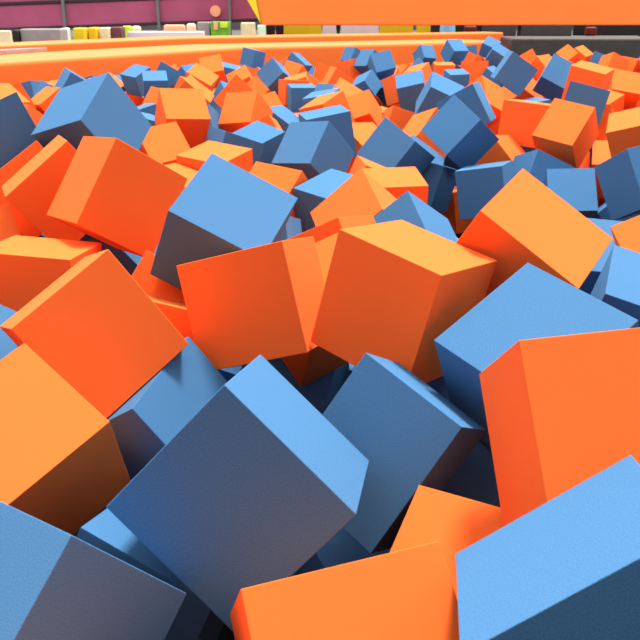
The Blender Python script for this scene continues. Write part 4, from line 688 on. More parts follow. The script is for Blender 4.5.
(0,3.310,5.712,0.332,0.126,-0.040,0.654,-0.745),(1,-0.456,10.516,0.330,-0.627,0.672,0.142,0.367),(0,-1.302,3.720,0.305,-0.650,-0.220,0.519,-0.510),
(0,1.705,4.327,0.282,-0.165,-0.563,0.582,0.564),(1,-0.676,3.229,0.334,-0.429,0.778,0.444,-0.115),(0,0.930,4.932,0.271,-0.896,-0.219,0.385,0.033),
(0,2.124,5.625,0.293,-0.580,0.122,-0.261,0.762),(0,-2.640,6.112,0.316,0.906,0.277,-0.163,-0.277),(1,-1.363,4.691,0.329,-0.105,-0.644,-0.444,-0.614),
(1,2.234,4.422,0.283,-0.584,0.425,-0.636,-0.270),(0,-1.229,6.626,0.296,-0.631,-0.666,0.077,-0.389),(0,2.217,10.291,0.329,-0.147,-0.417,-0.886,0.141),
(1,1.798,3.947,0.294,0.722,-0.636,-0.238,0.134),(0,4.409,10.226,0.286,0.184,0.927,0.327,0.020),(1,-2.219,5.130,0.280,-0.417,0.493,0.739,-0.194),
(1,0.100,7.470,0.275,0.814,0.105,-0.390,-0.419),(0,1.115,8.840,0.322,0.506,0.665,-0.285,0.470),(1,2.973,8.396,0.271,0.338,0.476,0.796,0.164),
(0,4.298,11.379,0.294,0.048,0.463,0.542,-0.700),(0,3.254,8.952,0.321,-0.061,0.119,0.805,0.578),(0,-3.191,7.249,0.338,-0.610,-0.754,0.010,-0.246),
(0,2.921,9.619,0.314,-0.410,-0.612,0.665,0.121),(0,1.521,10.516,0.296,0.696,-0.627,0.253,0.242),(1,2.199,5.131,0.294,0.175,0.790,-0.158,-0.567),
(0,-0.909,11.536,0.312,-0.392,0.766,-0.279,0.427),(0,3.464,9.523,0.284,0.431,0.679,-0.419,0.421),(0,1.672,8.256,0.346,0.185,0.207,-0.949,0.152),
(0,-0.064,5.334,0.347,-0.146,-0.720,-0.173,0.656),(0,3.494,7.057,0.303,-0.597,-0.042,-0.148,0.788),(0,0.372,2.609,0.286,0.597,-0.706,0.362,0.116),
(0,2.973,5.479,0.271,-0.687,0.201,-0.601,0.355),(0,-1.229,7.534,0.293,-0.922,0.138,0.075,-0.353),(0,1.889,10.844,0.310,-0.532,-0.228,-0.253,0.775),
(1,3.945,9.514,0.270,0.625,-0.661,0.364,-0.201),(1,5.206,11.254,0.289,0.591,0.755,0.012,0.285),(0,-1.578,5.183,0.322,-0.123,-0.515,-0.792,-0.304),
(1,-2.023,7.915,0.349,-0.095,-0.078,-0.982,-0.141),(0,1.207,10.329,0.277,0.508,0.640,0.565,0.116),(1,-3.529,7.086,0.276,0.171,0.853,0.377,0.317),
(1,0.186,6.975,0.283,-0.591,0.108,-0.531,-0.597),(1,3.780,8.640,0.295,0.051,0.816,0.338,-0.465),(1,2.127,7.843,0.272,-0.433,0.443,-0.727,-0.297),
(0,0.399,11.245,0.274,-0.552,-0.156,0.750,-0.329),(1,4.224,9.607,0.274,0.507,-0.332,0.643,0.469),(0,4.338,8.994,0.309,0.507,0.805,-0.298,-0.077),
(0,1.311,7.234,0.290,0.660,-0.729,0.161,-0.084),(1,1.585,11.130,0.287,-0.603,0.280,0.232,-0.710),(1,2.987,4.910,0.300,0.482,0.005,0.076,-0.873),
(0,4.747,9.959,0.334,0.150,-0.722,0.675,0.005),(1,4.858,11.193,0.311,0.256,0.640,0.069,-0.721),(0,-1.073,4.279,0.279,-0.076,-0.405,0.113,-0.904),
(0,-2.532,8.552,0.310,0.296,-0.504,-0.640,-0.498),(0,0.340,4.540,0.280,-0.678,-0.701,-0.214,0.048),(0,1.802,3.072,0.275,-0.261,0.853,0.202,0.405),
(1,-2.325,3.714,0.283,-0.869,-0.027,0.319,0.377),(0,0.145,3.350,0.292,-0.777,0.172,-0.254,-0.550),(1,-3.062,6.607,0.271,-0.150,-0.178,-0.295,0.927),
(0,3.270,7.990,0.293,0.677,-0.433,-0.382,0.457),(0,1.914,5.306,0.331,-0.185,0.070,-0.955,0.219),(1,1.006,2.013,0.364,-0.883,-0.086,-0.399,-0.232),
(1,-2.800,5.021,0.271,0.600,0.740,-0.304,-0.006),(0,1.926,9.978,0.289,-0.290,0.136,0.575,0.753),(0,3.940,8.051,0.275,-0.199,0.921,0.115,0.314),
(1,-2.699,4.195,0.291,-0.782,-0.079,-0.001,-0.618),(0,-0.372,3.362,0.345,0.109,0.806,-0.553,-0.178),(0,1.645,2.418,0.295,0.477,0.833,-0.273,0.066),
(0,3.225,7.100,0.291,0.636,0.338,0.651,0.241),(0,-1.939,5.332,0.277,-0.506,0.317,0.566,0.569),(1,-0.608,11.558,0.290,-0.145,0.542,-0.827,-0.013),
(1,1.743,7.704,0.304,0.070,0.459,0.527,-0.712),(0,3.241,11.218,0.293,0.654,-0.303,0.693,-0.009),(1,-0.658,10.787,0.296,0.143,-0.260,-0.515,0.804),
(0,2.528,9.446,0.283,0.446,0.156,0.835,0.281),(1,0.264,6.689,0.325,-0.460,-0.004,0.721,-0.519),(0,4.290,10.474,0.290,-0.327,-0.146,0.171,0.918),
(0,-0.917,4.973,0.282,-0.043,-0.436,0.512,0.739),(0,0.501,0.498,0.292,0.348,-0.171,-0.615,-0.687),(1,2.820,7.152,0.273,0.368,-0.356,0.789,-0.339),
(1,-1.895,4.943,0.283,-0.016,-0.031,0.820,-0.571),(0,2.898,7.709,0.298,-0.047,-0.433,-0.684,-0.585),(0,4.009,8.340,0.301,-0.177,-0.062,-0.138,0.972),
(0,3.353,10.381,0.291,-0.175,0.876,-0.347,-0.285),(1,1.749,10.283,0.286,-0.805,-0.036,-0.590,0.048),(1,-1.942,2.661,0.306,0.488,0.561,0.612,-0.267),
(1,1.308,7.813,0.274,0.533,-0.364,0.359,-0.674),(0,-0.186,9.114,0.271,-0.496,-0.428,0.003,0.755),(0,-0.526,3.627,0.270,0.008,-0.836,-0.230,0.498),
(0,2.049,5.954,0.271,0.648,-0.605,0.195,-0.419),(1,1.337,6.270,0.275,-0.754,-0.302,0.410,-0.416),(0,4.072,7.630,0.278,-0.327,-0.581,0.038,-0.744),
(1,-1.974,4.088,0.289,0.451,-0.006,-0.876,0.173),(1,-1.017,1.864,0.279,0.576,-0.144,-0.618,0.516),(0,-0.214,7.846,0.294,0.454,0.117,-0.767,-0.438),
(0,-1.655,5.478,0.323,-0.325,0.697,-0.555,0.316),(0,2.079,8.167,0.274,-0.154,0.642,-0.696,-0.285),(0,-0.592,5.446,0.271,-0.890,-0.072,-0.450,0.017),
(0,1.083,8.554,0.272,0.340,0.744,0.568,0.089),(0,2.607,7.474,0.276,0.213,0.505,0.190,-0.815),(0,-1.677,10.307,0.312,0.958,0.003,-0.021,0.286),
(0,5.478,11.115,0.273,0.314,-0.597,0.587,0.448),(1,2.545,5.989,0.279,-0.649,0.697,0.296,0.063),(0,0.954,6.173,0.274,0.285,0.295,-0.829,0.380),
(0,-1.362,9.736,0.331,0.348,-0.480,0.803,-0.059),(1,1.654,8.729,0.281,-0.011,-0.808,0.553,-0.205),(0,-0.544,7.579,0.270,0.487,-0.300,-0.820,-0.024),
(0,2.042,3.709,0.361,0.631,-0.218,0.360,0.652),(1,-1.856,8.805,0.280,0.323,0.420,-0.600,0.600),(0,-2.179,6.947,0.316,-0.352,-0.351,0.441,0.747),
(0,-0.844,4.107,0.367,-0.745,0.591,0.112,0.289),(0,-2.342,8.243,0.289,-0.842,0.411,-0.061,-0.343),(1,4.759,10.471,0.295,0.105,-0.320,0.312,0.888),
(0,-0.777,7.166,0.271,0.215,0.772,0.393,-0.451),(1,3.996,11.571,0.304,-0.381,-0.086,-0.255,-0.885),(1,3.012,8.090,0.289,-0.307,-0.544,-0.732,-0.272),
(1,-3.446,6.479,0.278,-0.758,0.361,0.366,-0.402),(1,1.155,8.040,0.301,0.321,0.631,-0.634,-0.310),(1,1.902,7.449,0.312,0.372,0.560,0.016,-0.740),
(0,2.304,6.957,0.275,0.621,0.239,-0.080,-0.742),(0,2.803,4.544,0.311,0.779,0.365,-0.170,-0.481),(0,3.676,8.321,0.285,0.047,0.489,-0.834,-0.249),
(0,-1.606,4.440,0.307,0.446,-0.724,0.427,-0.306),(1,-1.370,3.997,0.323,-0.525,-0.596,0.237,-0.559),(1,0.768,2.919,0.290,-0.688,0.612,-0.382,-0.083),
(0,-0.140,2.278,0.284,-0.125,0.614,0.436,-0.646),(1,-0.032,10.907,0.271,0.255,0.080,0.760,0.593),(1,-1.810,2.331,0.275,-0.140,0.642,-0.215,-0.723),
(1,2.214,6.456,0.276,-0.341,0.165,-0.839,0.391),(0,-1.710,3.860,0.285,-0.382,-0.125,0.726,-0.557),(0,-0.969,9.835,0.272,0.610,-0.101,0.764,0.185),
(0,3.582,9.294,0.272,-0.264,0.783,0.003,0.564),(0,-0.960,10.255,0.279,0.343,-0.292,-0.870,0.200),(0,-1.836,7.261,0.379,0.437,-0.686,0.498,-0.302),
(0,-2.360,5.362,0.308,-0.642,-0.714,0.105,-0.258),(1,-1.430,9.328,0.274,-0.486,0.738,-0.449,-0.132),(0,1.618,10.874,0.283,0.551,-0.294,0.693,0.360),
(0,-1.216,5.325,0.271,-0.180,0.835,-0.440,0.278),(1,-0.713,10.077,0.280,-0.307,0.249,-0.528,-0.752),(1,3.497,11.050,0.309,0.335,0.200,-0.061,-0.919),
(1,2.738,5.473,0.275,-0.171,-0.070,-0.956,0.229),(1,-1.020,10.648,0.315,-0.493,-0.381,-0.561,0.545),(1,-1.492,1.889,0.309,0.199,0.056,0.978,0.031),
(1,-1.957,5.582,0.310,0.391,-0.403,0.514,0.649),(0,-0.462,2.616,0.274,0.968,0.021,0.231,-0.091),(0,-1.055,2.303,0.271,0.673,-0.273,-0.602,-0.331),
(1,-0.759,8.883,0.335,-0.654,-0.716,-0.160,0.182),(1,0.257,4.744,0.309,-0.729,-0.126,0.057,0.670),(1,0.349,7.265,0.276,-0.635,0.202,0.746,0.004),
(0,3.336,9.224,0.289,0.351,0.197,-0.665,-0.629),(1,5.424,11.469,0.283,0.286,-0.432,0.235,-0.823),(0,3.274,10.955,0.292,-0.259,-0.729,-0.143,0.617),
(0,4.017,10.609,0.301,-0.345,0.300,-0.215,0.863),(0,-3.328,5.972,0.294,0.486,0.570,0.268,-0.606),(1,-0.529,0.756,0.281,0.436,0.772,0.462,-0.006),
(0,-0.065,6.229,0.279,0.905,-0.045,0.422,0.013),(1,1.060,2.473,0.274,-0.687,-0.089,-0.031,0.721),(1,3.559,6.455,0.315,-0.728,0.407,0.500,-0.231),
(1,-3.010,6.979,0.286,0.966,-0.092,0.235,-0.062),(0,-0.112,3.188,0.281,0.516,0.718,-0.304,0.354),(1,1.853,4.725,0.311,0.123,0.195,-0.075,-0.970),
(1,0.732,10.574,0.356,0.556,-0.732,-0.380,-0.107),(1,1.611,6.645,0.275,-0.882,-0.271,0.277,0.268),(0,-0.796,3.488,0.310,0.509,0.224,-0.754,0.348),
(1,1.847,3.485,0.282,0.451,0.337,0.252,-0.787),(0,3.949,9.943,0.281,-0.117,0.721,-0.678,0.086),(0,1.616,2.804,0.282,-0.052,0.799,-0.113,0.588),
(0,-0.046,11.196,0.272,0.303,-0.691,0.328,0.569),(1,-1.245,6.929,0.335,0.544,0.255,-0.776,0.193),(1,-1.048,3.884,0.311,-0.364,0.080,-0.010,-0.928),
(1,5.046,10.989,0.300,0.399,-0.449,0.069,0.796),(0,2.403,5.366,0.321,-0.014,0.537,-0.580,0.612),(0,1.634,6.040,0.281,-0.323,-0.077,-0.943,0.040),
(1,-2.710,6.782,0.291,0.377,-0.831,0.405,-0.050),(0,2.621,10.930,0.273,-0.920,-0.122,0.068,0.367),(0,-1.054,2.954,0.284,-0.382,0.155,0.271,-0.870),
(0,5.155,10.430,0.283,0.473,-0.083,-0.633,-0.607),(1,4.721,11.417,0.283,-0.246,0.279,-0.924,0.090),(0,2.391,7.609,0.186,-0.240,-0.775,-0.140,0.567),
(0,4.581,8.840,0.241,-0.104,-0.268,0.957,0.034),(0,1.596,9.053,0.202,0.806,0.127,-0.043,-0.576),(1,-1.764,3.407,0.173,0.923,-0.329,-0.110,0.169),
(0,-1.244,4.431,0.175,0.344,0.294,0.772,-0.447),(0,1.961,2.446,0.308,-0.327,-0.379,-0.776,0.383),(0,-2.047,7.297,0.158,-0.671,0.151,-0.725,-0.023),
(0,-0.729,5.922,0.217,0.306,-0.140,-0.746,-0.575),(1,2.168,10.973,0.167,0.412,0.585,-0.577,0.394),(1,0.204,3.621,0.151,0.002,0.978,-0.134,-0.159),
(0,-1.157,3.283,0.247,0.952,-0.029,-0.299,0.057),(1,-0.108,9.836,0.205,0.036,0.774,0.573,-0.266),(1,1.556,9.698,0.153,-0.945,0.138,0.141,-0.261),
(0,1.643,8.033,0.182,-0.067,0.073,-0.315,-0.944),(0,-0.217,4.618,0.210,-0.202,0.795,0.389,-0.420),(1,3.229,7.670,0.212,0.376,0.213,0.333,-0.838),
(0,1.808,11.362,0.151,0.503,0.724,0.363,0.302),(0,-0.046,9.533,0.192,-0.435,-0.473,0.557,-0.527),(0,-1.946,8.022,0.156,-0.680,0.397,-0.477,-0.391),
(0,2.498,8.374,0.219,-0.905,0.104,-0.384,0.149),(0,-1.429,9.938,0.157,0.340,0.007,-0.138,-0.930),(1,2.019,10.495,0.165,0.338,-0.697,0.283,0.565),
(0,-1.190,8.948,0.222,0.176,0.569,-0.773,0.218),(0,3.526,6.246,0.171,0.605,-0.413,-0.680,0.013),(0,-0.967,2.712,0.217,0.207,0.675,-0.437,0.557),
(0,2.781,8.887,0.222,0.538,-0.049,-0.603,-0.587),(1,1.269,1.848,0.218,0.914,-0.332,-0.233,-0.002),(1,-0.496,2.919,0.166,-0.391,0.183,-0.134,-0.892),
(0,-2.617,6.513,0.184,-0.161,0.172,-0.246,-0.940),(0,-0.635,1.988,0.264,-0.587,0.656,0.340,-0.330),(1,4.838,10.152,0.156,0.170,0.829,0.184,-0.500),
(0,-2.287,5.847,0.206,-0.593,0.328,0.729,0.098),(1,2.563,4.842,0.263,0.504,-0.425,-0.443,-0.607),(1,1.142,10.856,0.198,-0.654,0.573,-0.167,0.464),
(0,2.446,8.637,0.152,0.343,0.628,0.623,0.316),(0,-1.474,10.529,0.204,-0.654,-0.471,0.420,0.418),(1,3.444,8.413,0.215,0.377,-0.359,0.613,-0.595),
(1,1.213,11.423,0.254,0.796,-0.352,-0.234,0.432),(0,4.333,8.263,0.167,-0.627,0.218,0.176,-0.727),(0,3.422,9.888,0.182,-0.496,0.622,0.294,-0.529),
(1,0.827,10.133,0.267,0.182,0.352,0.852,-0.344),(1,0.972,4.613,0.157,-0.524,-0.306,0.147,-0.781),(0,0.703,1.130,0.156,0.192,0.505,0.638,0.548),
(0,2.789,6.066,0.167,-0.465,0.501,-0.397,-0.613),(1,1.870,2.722,0.187,0.584,0.708,0.234,0.319),(1,1.056,9.960,0.197,0.125,0.349,0.031,-0.928),
(1,3.649,9.068,0.196,-0.785,-0.440,0.258,0.352),(1,-1.947,3.081,0.167,0.321,0.503,0.735,0.323),(1,2.190,2.999,0.258,0.517,-0.523,-0.630,-0.250),
(0,-1.387,6.141,0.195,0.697,0.404,0.578,-0.130),(1,2.933,5.777,0.279,0.818,0.388,0.388,0.173),(1,3.553,7.766,0.211,0.680,-0.111,0.675,-0.265),
(1,3.918,10.185,0.201,0.447,-0.256,0.507,0.691),(0,4.819,10.898,0.155,0.064,0.651,0.755,0.045),(0,-0.387,9.298,0.174,0.759,0.529,0.030,-0.379),
(1,0.974,1.714,0.186,-0.164,-0.203,0.508,0.821),(0,1.235,0.667,0.231,-0.672,-0.149,0.056,-0.723),(0,1.407,5.236,0.170,0.474,0.615,0.576,-0.256),
(1,-1.646,4.870,0.183,-0.222,0.761,0.609,0.038),(1,-1.933,9.111,0.263,0.694,0.190,0.465,-0.516),(0,2.053,8.959,0.194,-0.236,0.315,-0.753,0.528),
(0,3.464,10.688,0.156,-0.500,-0.721,0.127,-0.463),(1,0.148,4.039,0.169,-0.446,0.142,-0.138,0.873),(1,-0.024,4.873,0.179,0.146,-0.256,-0.329,0.897),
(0,0.642,9.947,0.181,-0.917,-0.008,-0.078,0.390),(1,3.703,7.214,0.192,0.441,0.562,-0.229,0.662),(0,4.569,9.675,0.157,-0.516,0.736,0.182,-0.400),
(0,3.097,9.348,0.162,-0.773,-0.527,-0.066,-0.348),(1,-0.233,5.552,0.163,0.153,0.922,0.337,-0.110),(0,0.101,2.550,0.208,-0.293,0.695,-0.634,-0.169),
(0,-1.437,7.852,0.278,0.164,-0.134,-0.730,-0.649),(0,-1.259,1.470,0.236,0.742,0.319,-0.322,0.494),(1,-0.528,4.639,0.158,-0.608,0.168,0.685,-0.365),
(1,-0.708,1.602,0.210,0.329,0.791,-0.016,-0.515),(1,-3.087,5.269,0.171,0.798,0.055,-0.428,0.420),(1,-2.801,5.850,0.151,0.869,0.028,0.184,-0.459),
(0,-0.496,4.280,0.183,0.891,-0.381,0.247,-0.007),(0,-0.569,8.612,0.171,0.624,-0.680,-0.053,0.381),(0,0.915,11.311,0.224,-0.622,-0.569,-0.245,-0.479),
(1,2.544,6.879,0.176,-0.104,0.800,-0.428,0.408),(0,0.966,9.517,0.260,0.518,-0.760,0.134,0.369),(0,-0.684,10.495,0.198,-0.258,0.768,-0.521,0.269),
(1,-0.176,11.438,0.189,0.595,0.341,0.439,0.580),(0,0.232,5.694,0.165,-0.588,-0.392,0.663,-0.248),(1,2.858,10.519,0.188,0.360,-0.354,0.646,-0.572),
(0,0.381,10.937,0.173,-0.477,0.064,-0.838,0.258),(0,1.674,2.085,0.203,0.348,-0.063,-0.122,0.928),(1,0.639,1.904,0.187,-0.353,0.727,0.442,0.390),
(0,-1.602,6.777,0.255,0.707,-0.238,-0.595,-0.299),(0,1.205,2.692,0.261,-0.048,-0.823,-0.560,-0.081),(0,3.415,7.370,0.193,0.241,-0.436,0.836,0.230),
(0,-1.964,4.755,0.175,-0.093,0.807,-0.181,0.554),(1,-0.817,8.308,0.201,0.563,-0.057,0.785,0.250),(0,-0.770,6.505,0.150,0.467,-0.839,-0.248,0.124),
(1,1.922,8.435,0.152,0.395,0.349,-0.601,-0.602),(1,-0.088,5.990,0.174,0.236,0.666,-0.705,-0.054),(0,-2.373,7.229,0.165,-0.700,-0.103,0.042,-0.706),
(0,2.410,7.239,0.193,-0.283,-0.079,0.477,0.828),(0,0.462,0.893,0.179,0.004,-0.776,-0.614,0.145),(1,1.138,6.530,0.152,0.126,-0.125,0.751,-0.636),
(0,1.444,6.913,0.203,0.400,0.500,0.431,-0.636),(0,-1.229,0.709,0.164,-0.380,0.323,0.085,0.863),(1,-0.892,7.861,0.181,0.671,0.118,-0.361,-0.637),
(0,-1.424,10.262,0.180,-0.915,0.194,0.340,-0.097),(0,0.935,10.614,0.169,-0.170,0.795,0.522,-0.258),(0,3.476,11.312,0.179,0.416,0.318,0.697,-0.489),
(0,-0.835,0.735,0.188,-0.575,-0.644,-0.356,0.358),(0,-3.186,6.208,0.167,0.739,0.510,-0.360,-0.255),(0,-2.767,5.523,0.197,-0.038,-0.731,0.288,-0.617),
(0,1.328,8.635,0.159,0.078,-0.885,-0.109,-0.446),(1,2.549,5.117,0.257,0.232,-0.671,0.688,-0.151),(0,0.818,11.124,0.161,0.149,-0.477,0.865,0.040),
(1,-1.160,11.329,0.186,-0.318,0.163,-0.471,-0.807),(0,1.886,6.719,0.207,-0.392,-0.018,-0.918,-0.057),(1,-2.604,7.706,0.157,-0.849,0.214,0.252,0.413),
(1,0.361,3.092,0.151,0.366,-0.896,0.231,-0.097),(0,-1.187,8.093,0.168,-0.715,-0.557,0.317,-0.280),(0,-0.556,7.931,0.204,0.481,-0.190,-0.142,0.844),
(1,3.095,11.485,0.180,-0.902,-0.127,0.075,0.406),(1,5.036,11.474,0.176,0.940,-0.289,0.035,-0.180),(1,1.934,4.167,0.202,-0.065,0.487,0.850,-0.189),
(0,1.680,5.270,0.212,-0.259,-0.106,0.291,-0.915),(0,0.873,3.153,0.175,0.848,-0.267,0.201,0.411),(0,1.612,3.820,0.158,0.013,-0.388,-0.666,0.637),
(0,0.617,6.165,0.206,-0.566,-0.037,0.776,-0.276),(0,2.714,10.135,0.166,0.072,0.912,-0.296,-0.275),(0,0.450,9.090,0.163,-0.039,0.952,0.066,0.297),
(1,2.206,10.016,0.152,-0.604,-0.143,0.778,-0.100),(0,2.154,11.530,0.152,-0.359,0.285,0.660,0.595),(0,0.915,8.077,0.197,0.250,-0.142,0.942,0.174),
(0,2.240,3.506,0.170,0.723,-0.190,-0.354,0.562),(0,-0.299,7.189,0.160,-0.792,-0.252,0.520,-0.197),(1,4.005,8.907,0.233,0.596,-0.363,-0.097,0.710),
(0,0.073,7.713,0.195,-0.099,-0.068,0.514,-0.849),(0,-0.728,1.209,0.206,0.005,0.711,0.185,0.679),(0,-0.339,8.876,0.180,0.311,0.555,-0.647,-0.420),
(1,3.783,10.689,0.183,-0.026,-0.466,-0.138,0.874),(0,3.657,9.760,0.166,0.094,0.026,0.755,-0.648),(0,-2.264,4.372,0.159,0.251,-0.525,-0.629,0.516),
(0,0.230,8.400,0.164,0.811,0.584,-0.013,-0.034),(0,-1.553,8.829,0.157,0.232,-0.159,0.718,0.637),(1,2.501,7.934,0.191,0.153,0.485,0.315,0.802),
(0,1.920,9.491,0.253,-0.839,0.088,0.533,-0.062),(0,-2.814,6.253,0.177,0.479,-0.679,0.312,-0.461),(0,2.175,9.400,0.168,0.072,0.373,0.447,0.810),
(1,-1.444,2.660,0.228,-0.062,0.762,0.585,0.272),(0,0.891,5.442,0.190,0.250,0.637,-0.084,0.724),(0,0.314,5.173,0.163,-0.791,0.587,-0.084,0.150),
(1,-0.364,1.722,0.158,0.029,-0.260,-0.092,-0.961),(0,-0.343,6.653,0.210,0.119,0.042,-0.561,0.818),(1,-0.000,10.194,0.237,-0.436,-0.053,-0.881,0.174),
(1,-1.197,10.906,0.166,-0.590,-0.476,0.459,-0.463),(0,1.346,2.243,0.155,0.806,-0.456,0.227,-0.300),(0,-0.211,7.549,0.177,0.084,0.141,-0.439,0.883),
(0,0.316,8.658,0.221,-0.086,-0.457,-0.563,0.684),(1,-0.125,8.173,0.155,0.688,0.241,-0.172,-0.663),(0,1.516,3.151,0.153,0.636,-0.523,-0.538,-0.180),
(1,-2.741,8.531,0.231,-0.344,-0.603,0.480,0.536),(1,0.222,1.775,0.232,-0.138,0.150,-0.692,0.692),(0,1.091,1.138,0.205,-0.502,0.323,-0.498,0.629),
(0,-2.002,8.531,0.187,0.193,0.933,-0.258,-0.162),(0,-3.153,7.671,0.208,-0.642,-0.750,0.106,-0.117),(0,1.364,8.175,0.172,0.082,0.291,-0.043,-0.952),
(0,1.403,4.922,0.213,-0.467,-0.322,-0.807,-0.167),(0,1.905,9.187,0.189,-0.652,-0.652,-0.291,-0.254),(1,0.285,11.537,0.216,0.220,-0.882,0.054,-0.414),
(1,-0.958,6.146,0.162,-0.542,-0.081,0.816,0.182),(1,5.684,11.568,0.216,-0.561,0.327,0.567,0.507),(1,3.069,7.391,0.293,0.939,0.256,-0.183,-0.137),
(1,-2.304,8.775,0.171,-0.137,0.133,0.927,-0.322),(0,-0.709,9.783,0.174,0.711,0.076,-0.633,0.297),(1,-1.496,7.262,0.175,0.059,-0.912,-0.391,-0.106),
(1,-2.401,9.202,0.198,-0.844,-0.010,-0.314,0.435),(1,2.512,4.308,0.170,-0.298,0.060,0.302,-0.904),(1,1.956,9.734,0.172,-0.389,0.384,-0.323,0.773),
(1,3.881,11.011,0.178,0.731,0.478,0.172,0.456),(0,-2.373,6.187,0.155,-0.062,-0.472,0.877,0.068),(0,-0.780,4.409,0.175,0.709,-0.162,-0.667,-0.161),
(0,2.981,10.937,0.207,0.642,-0.030,-0.161,-0.749),(1,2.323,6.250,0.192,0.401,-0.860,-0.110,-0.297),(0,3.092,5.194,0.150,0.081,-0.080,-0.034,-0.993),
(0,1.006,7.701,0.150,-0.569,-0.061,0.819,0.039),(1,-2.809,4.496,0.250,-0.309,0.866,-0.197,0.339),(1,2.520,9.849,0.179,0.870,0.021,0.482,-0.105),
(0,-1.701,7.413,0.179,-0.701,-0.510,0.193,-0.461),(0,2.338,5.789,0.181,-0.743,-0.273,-0.539,0.287),(0,5.038,10.703,0.200,0.536,-0.037,-0.713,0.451),
(0,1.527,5.556,0.163,-0.701,0.675,0.210,0.096),(0,1.476,1.386,0.272,0.893,-0.206,-0.207,-0.342),(0,-1.920,6.213,0.176,-0.236,0.899,0.237,-0.283),
(1,0.569,9.563,0.213,0.168,-0.376,-0.137,-0.901),(0,3.035,9.054,0.171,-0.662,-0.730,0.124,0.114),(0,-0.691,6.244,0.162,0.022,-0.753,-0.091,-0.651),
(0,0.430,4.259,0.218,0.959,-0.143,-0.166,0.180),(1,-0.884,9.565,0.177,0.376,-0.040,-0.895,-0.238),(0,0.320,7.832,0.204,-0.616,-0.016,0.784,-0.071),
(0,-2.166,3.972,0.190,-0.053,0.944,0.275,0.176),(1,1.326,9.142,0.175,0.569,-0.187,0.388,-0.701),(0,-0.937,0.485,0.170,0.534,0.224,-0.046,0.814),
(1,-1.523,10.789,0.156,0.010,-0.489,-0.872,-0.033),(1,-0.461,2.360,0.220,-0.079,-0.318,0.638,-0.697),(1,0.654,10.730,0.170,-0.091,-0.079,0.819,0.561),
(0,3.607,8.064,0.156,0.652,-0.149,-0.113,-0.735),(1,2.620,11.441,0.158,-0.101,0.847,0.510,-0.111),(1,-1.369,5.650,0.165,-0.208,0.682,-0.496,-0.496),
(1,4.472,10.702,0.235,-0.673,-0.414,-0.012,0.613),(1,-2.253,3.104,0.187,-0.356,-0.506,-0.113,-0.778),(1,3.942,7.352,0.253,0.340,0.028,0.826,-0.449),
(0,0.811,2.217,0.160,-0.421,-0.563,-0.645,0.299),(0,0.350,9.783,0.175,-0.274,0.897,0.063,0.341),(1,-0.873,5.376,0.271,0.569,-0.226,0.787,0.081),
(0,-0.577,3.915,0.163,-0.049,0.770,-0.099,0.629),(0,2.523,10.675,0.179,0.857,0.457,-0.157,0.177),(1,-1.610,1.586,0.157,-0.568,-0.195,-0.223,0.768),
(0,-0.139,8.731,0.228,0.909,0.345,-0.230,-0.043),(1,-1.869,10.054,0.197,-0.390,-0.206,0.542,-0.716),(0,2.555,4.010,0.158,-0.506,0.323,0.695,-0.396),
(0,3.403,11.588,0.178,0.381,0.379,-0.755,0.377),(1,-3.012,5.998,0.218,0.244,0.339,0.731,0.539),(0,-1.407,2.127,0.175,0.189,0.526,-0.802,-0.211),
(1,-0.003,2.963,0.228,-0.673,0.700,0.027,-0.239),(1,0.880,4.259,0.209,-0.316,0.711,-0.197,-0.596),(0,0.537,6.728,0.174,0.142,-0.737,-0.125,-0.649),
(0,0.868,7.207,0.164,-0.142,0.920,-0.358,0.073),(0,0.316,2.166,0.159,0.079,0.008,-0.717,-0.693),(1,1.546,7.537,0.175,0.041,-0.613,0.789,0.024),
(0,-1.715,1.889,0.152,0.650,-0.399,0.472,0.441),(0,-0.695,4.893,0.205,0.263,0.331,0.441,0.791),(1,-0.080,4.358,0.161,0.226,0.135,-0.741,0.618),
(0,1.890,7.985,0.168,-0.620,-0.203,0.204,0.730),(0,-0.403,9.686,0.177,0.410,-0.003,-0.181,-0.894),(0,-1.525,8.261,0.163,0.547,0.494,-0.621,0.267),
(1,-1.001,8.733,0.194,-0.354,-0.617,-0.273,-0.648),(0,-0.485,10.935,0.151,0.493,-0.705,-0.017,-0.509),(0,3.944,9.237,0.217,0.984,0.052,-0.167,0.014),
(0,2.931,9.935,0.180,0.071,0.846,-0.198,0.490),(0,-2.180,6.465,0.199,0.823,-0.412,-0.385,0.073),(0,1.263,4.612,0.181,0.490,0.512,-0.458,-0.537),
(0,1.051,5.676,0.226,0.556,-0.452,0.227,-0.660),(0,4.447,9.382,0.164,0.009,0.980,0.126,0.151),(1,2.177,8.390,0.163,-0.322,-0.574,0.725,-0.201),
(1,1.362,5.977,0.179,0.774,-0.459,-0.255,-0.354),(0,1.304,2.966,0.225,-0.058,-0.131,0.739,0.658),(0,-3.629,6.851,0.181,0.486,-0.764,0.012,-0.424),
(1,-1.548,6.440,0.173,-0.394,0.802,0.440,-0.096),(0,3.714,7.529,0.221,-0.952,0.023,-0.098,0.290),(0,2.437,4.627,0.172,-0.490,-0.571,0.315,0.579),
(0,-2.517,5.162,0.206,0.030,-0.331,-0.165,-0.929),(0,-1.171,10.463,0.162,0.835,-0.318,0.199,-0.403),(0,-3.022,7.358,0.154,-0.019,-0.388,-0.901,0.193),
(1,-0.517,5.693,0.150,-0.499,-0.150,0.678,0.519),(0,-1.102,4.768,0.152,-0.413,0.195,-0.881,-0.125),(1,4.233,10.907,0.170,-0.291,0.499,0.228,0.784),
(1,3.261,6.478,0.162,-0.176,-0.220,-0.516,-0.809),(1,0.541,1.637,0.179,-0.767,-0.204,0.247,-0.556),(1,4.042,8.621,0.182,0.699,0.363,-0.315,0.529),
(1,2.766,8.548,0.195,0.086,-0.352,0.689,0.628),(0,-1.792,7.766,0.170,0.629,-0.333,-0.022,0.703),(0,0.670,0.676,0.237,0.505,0.564,-0.045,0.652),
